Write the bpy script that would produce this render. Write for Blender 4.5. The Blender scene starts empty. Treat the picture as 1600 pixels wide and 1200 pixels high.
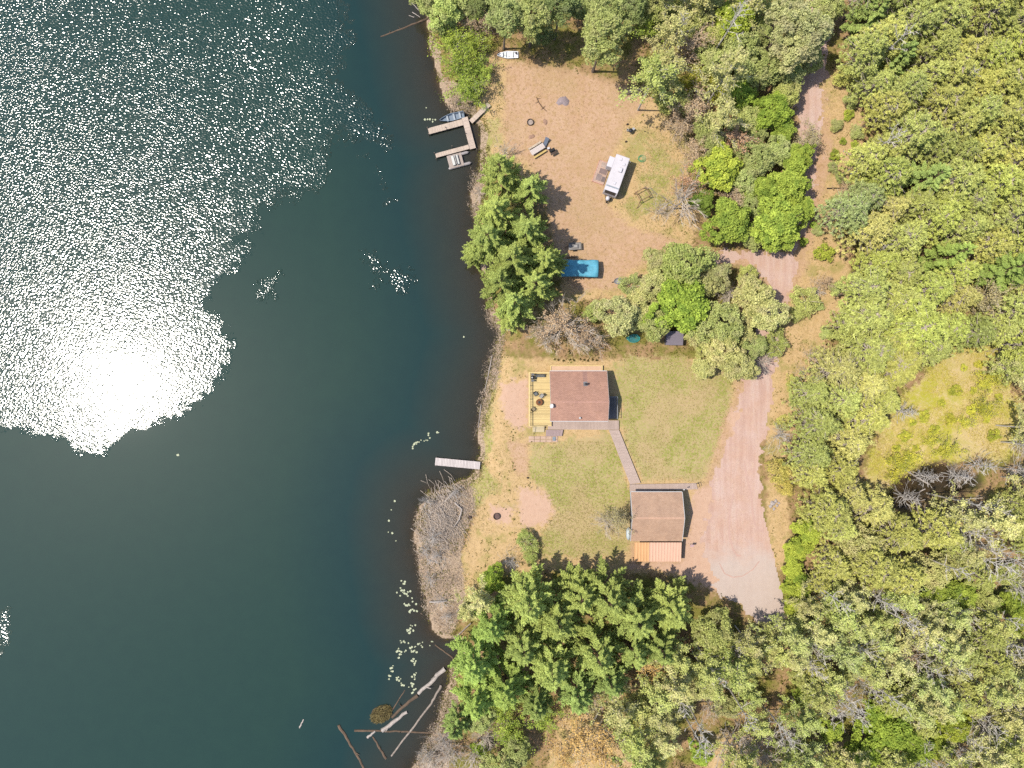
import bpy, math, random
import numpy as np
random.seed(7); RNG = np.random.default_rng(7)
SC = bpy.context.scene
COL = SC.collection
PI = math.pi
H = 108.0            # height of the drone over the lake, metres; 0.1 m per photo pixel on the water

# ------------------------------------------------------------------ helpers
def P(px, py, z=0.0):
    k = 0.1*(H-z)/H
    return ((px-800)*k, (600-py)*k)

def lin(c):
    c = c/255.0
    return c/12.92 if c <= 0.04045 else ((c+0.055)/1.055)**2.4
GAIN = 2.64
def C(r, g, b, k=1.0):
    return tuple(min(0.85, lin(v)/GAIN*k) for v in (r, g, b)) + (1.0,)

class MB:
    """collects shapes, links them as one mesh object"""
    def __init__(s): s.v = []; s.f = []
    def add(s, vs, fs):
        o = len(s.v); s.v += [tuple(v) for v in vs]; s.f += [tuple(i+o for i in f) for f in fs]
    def box(s, x0, x1, y0, y1, z0, z1, rot=0.0, bev=0.0):
        cx, cy = (x0+x1)/2, (y0+y1)/2; hx, hy = (x1-x0)/2, (y1-y0)/2
        c, sn = math.cos(rot), math.sin(rot)
        if bev <= 0:
            pts = [(-hx,-hy,z0),(hx,-hy,z0),(hx,hy,z0),(-hx,hy,z0),(-hx,-hy,z1),(hx,-hy,z1),(hx,hy,z1),(-hx,hy,z1)]
            fs = [(3,2,1,0),(4,5,6,7),(0,1,5,4),(1,2,6,5),(2,3,7,6),(3,0,4,7)]
        else:
            b = bev
            def ring(i, z): return [(-hx+i,-hy,z),(hx-i,-hy,z),(hx,-hy+i,z),(hx,hy-i,z),(hx-i,hy,z),(-hx+i,hy,z),(-hx,hy-i,z),(-hx,-hy+i,z)]
            r0 = ring(b, z0); r1 = ring(b, z1-b)
            r2 = [(-hx+b,-hy+b,z1),(hx-b,-hy+b,z1),(hx-b,-hy+b,z1),(hx-b,hy-b,z1),(hx-b,hy-b,z1),(-hx+b,hy-b,z1),(-hx+b,hy-b,z1),(-hx+b,-hy+b,z1)]
            pts = r0+r1+r2; fs = [tuple(range(7,-1,-1))]
            for k in range(8):
                n = (k+1) % 8
                fs.append((k, n, 8+n, 8+k))
                fs.append((8+k, 8+n, 16+n, 16+k))
            fs.append((16, 17, 19, 21))
        s.add([(cx+x*c-y*sn, cy+x*sn+y*c, z) for x, y, z in pts], fs)
    def prism(s, poly, z0, z1):
        """poly CCW list of (x,y) or z1 a function"""
        n = len(poly)
        a = [(x, y, z0) for x, y in poly]; b = [(x, y, z1(x, y) if callable(z1) else z1) for x, y in poly]
        s.add(a+b, [tuple(range(n-1,-1,-1)), tuple(range(n, 2*n))]+[(k, (k+1) % n, n+(k+1) % n, n+k) for k in range(n)])
    def slab(s, quad, t):
        """four 3-D corners (CCW from above), thickness t downwards"""
        a = [(x, y, z-t) for x, y, z in quad]
        s.add(a+list(quad), [(3,2,1,0),(4,5,6,7),(0,1,5,4),(1,2,6,5),(2,3,7,6),(3,0,4,7)])
    def tube(s, pts, rad, n=6, cap=True):
        pts = [np.array(p, float) for p in pts]
        if not hasattr(rad, '__len__'): rad = [rad]*len(pts)
        vs = []; fs = []
        for i, p in enumerate(pts):
            d = pts[min(i+1, len(pts)-1)]-pts[max(i-1, 0)]
            d = d/(np.linalg.norm(d)+1e-9)
            u = np.cross(d, (0,0,1) if abs(d[2]) < 0.9 else (1,0,0)); u /= np.linalg.norm(u)+1e-9
            w = np.cross(d, u)
            for k in range(n):
                a = 2*PI*k/n
                vs.append(p+rad[i]*(math.cos(a)*u+math.sin(a)*w))
        for i in range(len(pts)-1):
            for k in range(n):
                m = (k+1) % n
                fs.append((i*n+k, i*n+m, (i+1)*n+m, (i+1)*n+k))
        if cap:
            fs.append(tuple(range(n-1,-1,-1))); fs.append(tuple((len(pts)-1)*n+k for k in range(n)))
        s.add(vs, fs)
    def lathe(s, prof, n=20, cx=0, cy=0, sx=1, sy=1):
        vs = []; fs = []
        for r, z in prof:
            for k in range(n):
                a = 2*PI*k/n; vs.append((cx+sx*r*math.cos(a), cy+sy*r*math.sin(a), z))
        for i in range(len(prof)-1):
            for k in range(n):
                m = (k+1) % n; fs.append((i*n+k, i*n+m, (i+1)*n+m, (i+1)*n+k))
        fs.append(tuple((len(prof)-1)*n+k for k in range(n))); fs.append(tuple(range(n-1,-1,-1)))
        s.add(vs, fs)
    def mesh(s, name, m, smooth=False):
        me = bpy.data.meshes.new(name); me.from_pydata([tuple(map(float, v)) for v in s.v], [], s.f)
        if m: me.materials.append(m)
        if smooth: me.polygons.foreach_set('use_smooth', [True]*len(me.polygons))
        me.update(); return me
    def build(s, name, m, parent=None, smooth=False):
        return link(name, s.mesh(name, m, smooth), parent)

def link(name, data, parent=None, loc=None, rz=0.0):
    o = bpy.data.objects.new(name, data); COL.objects.link(o)
    if parent: o.parent = parent
    if loc: o.location = loc
    if rz: o.rotation_euler = (0, 0, rz)
    return o
def tag(o, label, cat, group=None, kind=None):
    if kind in ('structure', 'stuff'): o['kind'] = kind
    if label: o['label'] = label
    if cat: o['category'] = cat
    if group: o['group'] = group
    return o
def thing(name, label, cat, loc, rz=0.0, group=None):
    o = link(name, None, None, loc, rz); o.empty_display_size = 0.3
    return tag(o, label, cat, group)
def copy_tree(o, parent=None):
    c = o.copy(); COL.objects.link(c)
    if parent: c.parent = parent
    for ch in list(o.children): copy_tree(ch, c)
    return c

def np_mesh(name, verts, faces, m, tint=None, attrs=None, smooth=False):
    """verts (n,3), faces (m,k) numpy"""
    me = bpy.data.meshes.new(name)
    nv, nf, k = len(verts), len(faces), faces.shape[1]
    me.vertices.add(nv); me.vertices.foreach_set('co', np.ascontiguousarray(verts, np.float32).ravel())
    me.loops.add(nf*k); me.loops.foreach_set('vertex_index', np.ascontiguousarray(faces, np.int32).ravel())
    me.polygons.add(nf); me.polygons.foreach_set('loop_start', np.arange(0, nf*k, k, dtype=np.int32))
    try: me.polygons.foreach_set('loop_total', np.full(nf, k, np.int32))
    except Exception: pass
    if m: me.materials.append(m)
    if tint is not None:
        a = me.attributes.new('tint', 'FLOAT', 'FACE'); a.data.foreach_set('value', tint.astype(np.float32))
    for nm, vals in (attrs or {}).items():
        a = me.attributes.new(nm, 'FLOAT', 'POINT'); a.data.foreach_set('value', vals.astype(np.float32))
    if smooth: me.polygons.foreach_set('use_smooth', np.ones(nf, bool))
    me.update(calc_edges=True); me.validate()
    return me

# ------------------------------------------------------------------ value noise
def _h(ix, iy, s):
    n = (ix.astype(np.int64)*374761393 + iy.astype(np.int64)*668265263 + s*982451653) & 0xffffffff
    n = ((n ^ (n >> 13))*1274126177) & 0xffffffff
    return ((n ^ (n >> 16)) & 0xffff)/65535.0
def vnoise(x, y, sc, seed=0):
    x = np.asarray(x, float)/sc; y = np.asarray(y, float)/sc
    ix, iy = np.floor(x), np.floor(y); fx, fy = x-ix, y-iy
    fx = fx*fx*(3-2*fx); fy = fy*fy*(3-2*fy)
    a, b = _h(ix, iy, seed), _h(ix+1, iy, seed); c, d = _h(ix, iy+1, seed), _h(ix+1, iy+1, seed)
    return (a*(1-fx)+b*fx)*(1-fy)+(c*(1-fx)+d*fx)*fy
def fbm(x, y, sc, seed=0, o=3):
    return sum(vnoise(x, y, sc/2**i, seed+i)*0.5**i for i in range(o))/sum(0.5**i for i in range(o))
def sst(a, b, x):
    t = np.clip((x-a)/(b-a), 0, 1); return t*t*(3-2*t)

def poly_sd(x, y, poly):
    """signed distance, positive inside"""
    x = np.asarray(x, float); y = np.asarray(y, float)
    d = np.full(x.shape, 1e18); inside = np.zeros(x.shape, bool)
    n = len(poly)
    for i in range(n):
        ax, ay = poly[i]; bx, by = poly[(i+1) % n]
        ex, ey = bx-ax, by-ay
        t = np.clip(((x-ax)*ex+(y-ay)*ey)/(ex*ex+ey*ey+1e-12), 0, 1)
        d = np.minimum(d, (x-ax-t*ex)**2+(y-ay-t*ey)**2)
        if ey != 0:
            c = ((ay > y) != (by > y)) & (x < ex*(y-ay)/ey+ax)
            inside ^= c
    d = np.sqrt(d)
    return np.where(inside, d, -d)
def pp(pts, z=0.6): return [P(a, b, z) for a, b in pts]

# ------------------------------------------------------------------ terrain
SHORE = [(640,-12000),(655,-300),(652,-40),(664,0),(668,30),(675,60),(680,100),(690,130),(697,160),(705,171),(735,176),(745,190),(750,215),(752,240),(745,262),
 (738,285),(735,310),(738,345),(744,370),(748,400),(756,440),(765,480),(776,512),(774,530),(768,560),(760,590),(752,630),(748,660),(746,700),(748,733),
 (735,745),(715,752),(690,762),(668,772),(656,788),(651,810),(650,840),(653,870),(659,910),(664,950),(676,982),(692,996),(712,1000),(722,1010),(718,1030),
 (705,1050),(695,1075),(692,1100),(684,1130),(672,1160),(655,1185),(640,1205),(620,1300),(600,1600),(500,12000)]
LAND = pp(SHORE, 0.0)+[(4e3,-4e3),(4e3,4e3)]
LAND = LAND[::-1]
POND = [(1385,770),(1395,745),(1420,735),(1440,722),(1475,718),(1500,735),(1530,740),(1535,760),(1500,775),(1460,775),(1440,790),(1410,800),(1385,795)]
PONDP = pp(POND, 0.3)

def shore_d(x, y):
    d = poly_sd(x, y, LAND)
    return d+2.0*(fbm(x, y, 2.6, 70, 4)-.5)*np.exp(-np.abs(d)/5)
def height(x, y, d=None):
    x = np.asarray(x, float); y = np.asarray(y, float)
    if d is None: d = shore_d(x, y)
    land = 0.03+0.55*sst(0, 4, d)+0.25*sst(10, 60, d)+0.12*(vnoise(x, y, 7, 3)-0.5)*sst(0.5, 4, d)+0.05*(vnoise(x, y, 1.4, 5)-0.5)*sst(0.3, 2, d)
    lake = -0.02-0.22*np.minimum(-d, 16)
    z = np.where(d > 0, land, lake)
    return z-0.75*sst(-0.3, 1.2, poly_sd(x, y, PONDP))
def gz(x, y): return float(height(np.array([x]), np.array([y]))[0])
def G(px, py):
    """photo pixel -> point on the ground"""
    z = 0.6
    for _ in range(3):
        x, y = P(px, py, z); z = gz(x, y)
    return x, y, z

# ------------------------------------------------------------------ materials
def nodes(name):
    m = bpy.data.materials.new(name); m.use_nodes = True
    nt = m.node_tree; nt.nodes.clear()
    out = nt.nodes.new('ShaderNodeOutputMaterial')
    return m, nt, out
def N(nt, typ, **kw):
    n = nt.nodes.new(typ)
    for k, v in kw.items():
        if k.startswith('i_'):
            key = k[2:]; key = int(key) if key.isdigit() else key.replace('_', ' ')
            n.inputs[key].default_value = v
        else: setattr(n, k, v)
    return n
def math_(nt, op, a, b=None, clamp=False):
    n = N(nt, 'ShaderNodeMath', operation=op, use_clamp=clamp)
    for i, v in enumerate((a, b)):
        if v is None: continue
        if isinstance(v, (int, float)): n.inputs[i].default_value = v
        else: nt.links.new(v, n.inputs[i])
    return n.outputs[0]
def mixc(nt, fac, a, b, mode='MIX'):
    n = N(nt, 'ShaderNodeMix', data_type='RGBA', blend_type=mode)
    for s, v in ((n.inputs[0], fac), (n.inputs[6], a), (n.inputs[7], b)):
        if isinstance(v, (int, float)): s.default_value = v
        elif isinstance(v, tuple): s.default_value = v
        else: nt.links.new(v, s)
    return n.outputs[2]
def noise(nt, sc, det=3, rough=0.6, vec=None, dist=0.0):
    n = N(nt, 'ShaderNodeTexNoise'); n.inputs['Scale'].default_value = sc; n.inputs['Detail'].default_value = det
    n.inputs['Roughness'].default_value = rough; n.inputs['Distortion'].default_value = dist
    if vec is not None: nt.links.new(vec, n.inputs['Vector'])
    return n.outputs['Fac']
def ramp(nt, fac, stops, interp='LINEAR'):
    n = N(nt, 'ShaderNodeValToRGB'); n.color_ramp.interpolation = interp
    el = n.color_ramp.elements
    while len(el) < len(stops): el.new(0.5)
    for e, (p, c) in zip(el, stops): e.position = p; e.color = c
    nt.links.new(fac, n.inputs[0]); return n.outputs[0]
def sc_(c, k): return (min(.9, c[0]*k), min(.9, c[1]*k), min(.9, c[2]*k), 1.0)
def rmp01(nt, v, lo, hi):
    n = N(nt, 'ShaderNodeMapRange', clamp=True); nt.links.new(v, n.inputs[0])
    n.inputs[1].default_value = lo; n.inputs[2].default_value = hi
    return n.outputs[0]

def mat(name, col, rough=0.85, spec=0.25, var=0.25, vs=2.5, fine=0.15, fs=14, bump=0.0, bs=20, metal=0.0, streak=None):
    m, nt, out = nodes(name)
    b = N(nt, 'ShaderNodeBsdfPrincipled')
    tc = N(nt, 'ShaderNodeTexCoord').outputs['Object']
    vec = tc
    if streak:
        mp = N(nt, 'ShaderNodeMapping'); mp.inputs['Scale'].default_value = streak; nt.links.new(tc, mp.inputs[0]); vec = mp.outputs[0]
    c = mixc(nt, rmp01(nt, noise(nt, vs, 4, 0.6, vec), 0.3, 0.7), sc_(col, 1-var), sc_(col, 1+var))
    c = mixc(nt, rmp01(nt, noise(nt, fs, 3, 0.7, vec), 0.3, 0.7), mixc(nt, 1.0, c, (1-fine,)*3+(1,), 'MULTIPLY'), c)
    nt.links.new(c, b.inputs['Base Color'])
    b.inputs['Roughness'].default_value = rough; b.inputs['Metallic'].default_value = metal
    b.inputs['Specular IOR Level'].default_value = spec
    if bump > 0:
        bp = N(nt, 'ShaderNodeBump'); bp.inputs['Strength'].default_value = bump; bp.inputs['Distance'].default_value = 0.03
        nt.links.new(noise(nt, bs, 3, 0.6, vec), bp.inputs['Height']); nt.links.new(bp.outputs[0], b.inputs['Normal'])
    nt.links.new(b.outputs[0], out.inputs[0])
    return m

def leaf_mat(name, dark, light, trans=0.35, accent=None, acc=0.0):
    """leaves: each leaf carries its own tint; the tree's own colour shifts the whole crown"""
    m, nt, out = nodes(name)
    at = N(nt, 'ShaderNodeAttribute', attribute_name='tint').outputs['Fac']
    oi = N(nt, 'ShaderNodeObjectInfo')
    c = mixc(nt, at, dark, light)
    if accent:
        g = N(nt, 'ShaderNodeNewGeometry')
        c = mixc(nt, math_(nt, 'MULTIPLY', rmp01(nt, noise(nt, 0.7, 2, 0.5, g.outputs['Position']), 0.5, 0.62), acc), c, accent)
    c = mixc(nt, 1.0, c, oi.outputs['Color'], 'MULTIPLY')
    d = N(nt, 'ShaderNodeBsdfDiffuse'); t = N(nt, 'ShaderNodeBsdfTranslucent')
    nt.links.new(c, d.inputs[0]); nt.links.new(c, t.inputs[0])
    mx = N(nt, 'ShaderNodeMixShader'); mx.inputs[0].default_value = trans
    nt.links.new(d.outputs[0], mx.inputs[1]); nt.links.new(t.outputs[0], mx.inputs[2])
    nt.links.new(mx.outputs[0], out.inputs[0])
    return m

M = {}
# ground -------------------------------------------------------------
def ground_material():
    m, nt, out = nodes('ground_soil')
    b = N(nt, 'ShaderNodeBsdfPrincipled'); b.inputs['Roughness'].default_value = 0.95; b.inputs['Specular IOR Level'].default_value = 0.1
    pos = N(nt, 'ShaderNodeNewGeometry').outputs['Position']
    def A(n): return N(nt, 'ShaderNodeAttribute', attribute_name=n).outputs['Fac']
    n1 = noise(nt, 0.35, 5, 0.65, pos); n2 = noise(nt, 1.6, 4, 0.65, pos); n3 = noise(nt, 7, 3, 0.7, pos); n4 = noise(nt, 0.12, 3, 0.5, pos)
    # forest floor: leaf litter with green patches
    litter = mixc(nt, rmp01(nt, n2, .35, .65), C(182,146,108), C(210,174,128))
    litter = mixc(nt, rmp01(nt, n1, .42, .6), litter, C(150,145,70))
    litter = mixc(nt, rmp01(nt, n3, .3, .7), mixc(nt, 1.0, litter, (.7,.68,.66,1), 'MULTIPLY'), litter)
    def broken(a, w=0.5):
        s = math_(nt, 'ADD', a, math_(nt, 'MULTIPLY', math_(nt, 'SUBTRACT', math_(nt, 'ADD', math_(nt, 'MULTIPLY', n1, .5), math_(nt, 'MULTIPLY', n2, .5)), .5), 2.2*w))
        return rmp01(nt, s, 0.36, 0.64)
    n5 = noise(nt, 3.2, 4, .7, pos)
    sand = mixc(nt, rmp01(nt, n1, .35, .65), C(214,174,138), C(222,184,150))
    sand = mixc(nt, math_(nt, 'MULTIPLY', rmp01(nt, n2, .46, .66), .75), sand, C(198,164,112))
    sand = mixc(nt, math_(nt, 'MULTIPLY', rmp01(nt, n5, .54, .66), .6), sand, C(182,140,112))
    sand = mixc(nt, math_(nt, 'MULTIPLY', rmp01(nt, n3, .56, .7), .6), sand, C(166,126,100))
    sand = mixc(nt, math_(nt, 'MULTIPLY', rmp01(nt, n4, .5, .62), .22), sand, C(196,170,116))
    pale = mixc(nt, rmp01(nt, n2, .3, .7), C(220,180,152), C(230,192,164))
    pale = mixc(nt, math_(nt, 'MULTIPLY', rmp01(nt, n5, .56, .7), .4), pale, C(196,156,130))
    grass = mixc(nt, rmp01(nt, n2, .35, .65), C(182,176,100), C(202,190,126))
    grass = mixc(nt, rmp01(nt, n1, .46, .6), grass, C(168,170,84))
    grass = mixc(nt, math_(nt, 'MULTIPLY', rmp01(nt, n5, .46, .6), .75), grass, C(210,178,140))
    grass = mixc(nt, math_(nt, 'MULTIPLY', rmp01(nt, n3, .54, .7), .5), grass, C(146,138,82))
    grass = mixc(nt, math_(nt, 'MULTIPLY', rmp01(nt, n4, .5, .6), .6), grass, C(210,180,136))
    dry = mixc(nt, rmp01(nt, n2, .35, .65), C(212,178,126,1.08), C(226,192,144,1.1))
    dry = mixc(nt, math_(nt, 'MULTIPLY', rmp01(nt, n5, .5, .64), .6), dry, C(172,146,94))
    dry = mixc(nt, math_(nt, 'MULTIPLY', rmp01(nt, n3, .52, .7), .6), dry, C(160,126,92))
    dry = mixc(nt, math_(nt, 'MULTIPLY', rmp01(nt, n1, .5, .62), .7), dry, C(172,162,92))
    reed = mixc(nt, rmp01(nt, n5, .35, .65), C(184,158,134), C(222,196,166))
    reed = mixc(nt, rmp01(nt, n3, .45, .65), reed, C(160,138,114))
    yel = mixc(nt, rmp01(nt, n2, .35, .65), C(218,196,112), C(232,208,150))
    yel = mixc(nt, rmp01(nt, n1, .42, .56), yel, C(200,192,78))
    yel = mixc(nt, math_(nt, 'MULTIPLY', rmp01(nt, n4, .5, .6), .5), yel, C(224,196,150))
    yel = mixc(nt, math_(nt, 'MULTIPLY', rmp01(nt, n5, .5, .65), .5), yel, C(226,204,160))
    c = litter
    for nm, col, w in (('m_dry', dry, .9), ('m_grass', grass, 1.1), ('m_reed', reed, .8), ('m_yellow', yel, 1.3), ('m_sand', sand, 1.0), ('m_pale', pale, .9)):
        c = mixc(nt, broken(A(nm), w), c, col)
    bed = mixc(nt, rmp01(nt, n2, .3, .7), C(112,92,72), C(140,116,90))
    bed = mixc(nt, rmp01(nt, n1, .45, .6), bed, C(80,76,48))
    c = mixc(nt, A('m_bed'), c, bed)
    nt.links.new(c, b.inputs['Base Color'])
    bp = N(nt, 'ShaderNodeBump'); bp.inputs['Strength'].default_value = 0.5; bp.inputs['Distance'].default_value = 0.08
    nt.links.new(math_(nt, 'ADD', n3, math_(nt, 'MULTIPLY', n2, 1.5)), bp.inputs['Height']); nt.links.new(bp.outputs[0], b.inputs['Normal'])
    nt.links.new(b.outputs[0], out.inputs[0])
    return m

Z_SAND = [[(790,95),(830,100),(900,110),(1000,140),(1010,172),(985,190),(962,230),(950,260),(945,315),(985,352),(1040,372),(1085,388),(1060,402),(1000,412),(965,450),(890,455),(870,400),(850,310),(840,270),(800,240),(780,200),(790,160)],
          [(1090,765),(1105,740),(1150,600),(1175,590),(1185,760),(1160,940),(1060,897),(980,885),(985,850),(1065,850)],
          [(795,690),(826,690),(824,745),(805,745)],
          [(1238,140),(1290,145),(1300,230),(1280,330),(1262,410),(1235,470),(1205,470),(1180,420),(1110,410),(1110,392),(1235,392),(1256,300)]]
Z_PALE = [[(778,600),(824,590),(826,660),(812,672),(785,650)], [(808,762),(850,765),(868,800),(850,822),(812,818)], [(765,790),(800,795),(800,820),(765,818)],
          [(1140,640),(1175,640),(1180,780),(1140,800)], [(1078,768),(1130,755),(1130,930),(1100,915),(1060,895),(985,888),(988,879),(1066,879),(1070,846),(1076,846)]]
Z_GRASS = [[(957,572),(985,555),(1060,560),(1130,585),(1148,612),(1138,650),(1118,712),(1105,752),(1003,752),(985,710),(970,668),(968,630)],
           [(826,690),(870,692),(948,675),(965,700),(984,757),(985,862),(930,875),(850,872),(845,830),(868,800),(850,765),(826,745)],
           [(985,180),(1010,200),(1090,240),(1095,290),(1060,330),(1010,350),(965,335),(980,300),(1000,240),(965,225)],
           [(747,195),(775,180),(800,200),(770,235),(790,262),(760,285),(750,250)],
           [(766,592),(778,592),(768,680),(762,740),(780,762),(735,800),(700,790),(720,760),(750,740),(750,660)]]
Z_DRY = [[(760,85),(800,90),(840,110),(1010,140),(1090,250),(1095,330),(1080,400),(1000,470),(890,470),(780,520),(790,560),(1100,560),(1160,600),(1120,760),(1080,900),(850,890),(760,900),(735,960),(700,960),(720,860),(760,760),(750,700),(760,590),(785,520),(880,460),(850,300),(750,260),(745,190)],
         [(1285,110),(1345,150),(1350,260),(1320,350),(1330,460),(1260,600),(1225,720),(1240,900),(1200,880),(1195,600),(1230,480),(1250,330)],
         [(880,1110),(920,1090),(960,1150),(1000,1200),(850,1210)], [(1100,1150),(1170,1140),(1180,1210),(1100,1210)]]
Z_REED = [[(650,800),(715,752),(738,760),(742,800),(728,832),(720,870),(728,930),(705,1000),(664,960),(650,860)], [(690,1080),(720,1080),(700,1200),(635,1210)],
          [(697,120),(730,140),(745,175),(700,175)], [(735,265),(760,270),(745,340),(730,320)], [(755,480),(790,510),(775,600),(740,680),(748,600)]]
Z_YEL = [[(1345,760),(1378,655),(1430,600),(1500,535),(1545,530),(1575,600),(1600,640),(1600,700),(1555,715),(1480,722),(1420,738),(1400,775)]]

def graded(lo, hi, st, far):
    core = list(np.arange(lo, hi+st/2, st)); a = []; s = st; v = hi
    while v < far: s *= 1.6; v += s; a.append(v)
    b = []; s = st; v = lo
    while v > -far: s *= 1.6; v -= s; b.append(v)
    return np.array(b[::-1]+core+a)
def grid_faces(nx, ny):
    i = np.arange(nx*ny).reshape(ny, nx)
    return np.stack([i[:-1,:-1].ravel(), i[:-1,1:].ravel(), i[1:,1:].ravel(), i[1:,:-1].ravel()], 1)
def zone(x, y, polys, soft):
    m = np.zeros(x.shape)
    for p in polys: m = np.maximum(m, sst(-soft, soft, poly_sd(x, y, pp(p))))
    return m

def build_ground():
    gx = graded(-40, 84, 0.4, 2600); gy = graded(-64, 64, 0.4, 2600)
    X, Y = np.meshgrid(gx, gy); x, y = X.ravel(), Y.ravel()
    d = shore_d(x, y); z = height(x, y, d)
    at = {'m_sand': zone(x, y, Z_SAND, 2.4), 'm_pale': zone(x, y, Z_PALE, 2.2), 'm_grass': np.maximum(zone(x, y, Z_GRASS[:2]+Z_GRASS[3:], 2.2), .55*zone(x, y, Z_GRASS[2:3], 3.0)),
          'm_dry': zone(x, y, Z_DRY, 1.5), 'm_reed': np.maximum(zone(x, y, Z_REED, 0.8), sst(1.6, 0.4, d)), 'm_yellow': zone(x, y, Z_YEL, 3.0),
          'm_bed': np.maximum(sst(0.15, -0.4, d), sst(-0.3, 0.5, poly_sd(x, y, PONDP)))}
    me = np_mesh('ground', np.stack([x, y, z], 1), grid_faces(len(gx), len(gy)), ground_material(), attrs=at, smooth=True)
    tag(link('ground', me), None, None, kind='structure')

# water ---------------------------------------------------------------
RIPPLE = [[(-20,-30),(545,-30),(548,60),(520,120),(560,150),(598,190),(600,215),(560,225),(520,215),(515,270),(490,300),(450,315),(410,325),(402,360),(375,380),(390,400),(352,430),(330,470),(362,545),(350,580),(318,625),(270,655),(185,685),(130,708),(85,690),(-20,665)],
          [(-30,955),(18,950),(22,975),(15,1020),(-30,1030)], [(580,412),(596,410),(604,416),(594,432),(582,424)], [(618,426),(634,422),(644,442),(634,450),(622,440)]]
SPARSE = [[(400,430),(440,425),(440,480),(405,485)], [(540,130),(600,170),(605,240),(540,230)], [(560,250),(610,280),(640,330),(610,330)]]
def water_material(name, deep):
    m, nt, out = nodes(name)
    b = N(nt, 'ShaderNodeBsdfPrincipled')
    pos = N(nt, 'ShaderNodeNewGeometry').outputs['Position']
    dep = N(nt, 'ShaderNodeAttribute', attribute_name='depth').outputs['Fac']
    edge = N(nt, 'ShaderNodeAttribute', attribute_name='edge').outputs['Fac']
    rag = math_(nt, 'MULTIPLY', math_(nt, 'SUBTRACT', noise(nt, .55, 6, .75, pos), .5), 9.0)
    mask = rmp01(nt, math_(nt, 'ADD', edge, rag), 0.0, .5)
    wind = math_(nt, 'MULTIPLY', N(nt, 'ShaderNodeAttribute', attribute_name='wind').outputs['Fac'], mask if deep else 0.0)
    big = noise(nt, 0.05, 4, 0.5, pos); mid = noise(nt, 0.4, 4, 0.6, pos)
    dd = math_(nt, 'ADD', dep, math_(nt, 'MULTIPLY', math_(nt, 'SUBTRACT', big, .5), 3.0))
    if deep:
        c = ramp(nt, rmp01(nt, dd, 0, 22), [(0.0, C(68,64,54)), (0.2, C(54,60,52)), (0.5, C(31,60,58)), (1.0, C(39,67,58))])
    else:
        c = mixc(nt, mid, C(70,62,50), C(84,76,60))
    c = mixc(nt, rmp01(nt, mid, .3, .75), c, mixc(nt, 1.0, c, (1.12,1.1,1.06,1), 'MULTIPLY'))
    nt.links.new(c, b.inputs['Base Color'])
    b.inputs['IOR'].default_value = 1.333
    nt.links.new(math_(nt, 'ADD', math_(nt, 'MULTIPLY', mask if deep else 0.0, 0.105), 0.03), b.inputs['Roughness'])
    # waves: small chop where the wind touches the lake, faint swell elsewhere
    mp = N(nt, 'ShaderNodeMapping'); mp.inputs['Rotation'].default_value = (0, 0, 0.5); mp.inputs['Scale'].default_value = (1.0, 1.25, 1.0)
    nt.links.new(pos, mp.inputs[0])
    chop = noise(nt, WAVE_SCALE, 0.0, 0.5, mp.outputs[0])
    hgt = math_(nt, 'ADD', math_(nt, 'MULTIPLY', math_(nt, 'MULTIPLY', chop, wind), WAVE_H), math_(nt, 'MULTIPLY', chop, CALM_H))
    bp = N(nt, 'ShaderNodeBump'); bp.inputs['Strength'].default_value = 1.0; bp.inputs['Distance'].default_value = 1.0
    nt.links.new(hgt, bp.inputs['Height']); nt.links.new(bp.outputs[0], b.inputs['Normal'])
    tr = N(nt, 'ShaderNodeBsdfTransparent'); tr.inputs[0].default_value = (.75, .7, .6, 1)
    turb = math_(nt, 'SUBTRACT', 1.0, math_(nt, 'POWER', 2.718, math_(nt, 'MULTIPLY', dep, -0.55)), clamp=True)
    mx = N(nt, 'ShaderNodeMixShader'); nt.links.new(math_(nt, 'ADD', math_(nt, 'MULTIPLY', turb, .6), .4, clamp=True), mx.inputs[0])
    nt.links.new(tr.outputs[0], mx.inputs[1]); nt.links.new(b.outputs[0], mx.inputs[2])
    nt.links.new(mx.outputs[0], out.inputs[0])
    return m
WAVE_SCALE, WAVE_H, CALM_H = 3.0, 0.125, 0.0006
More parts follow.
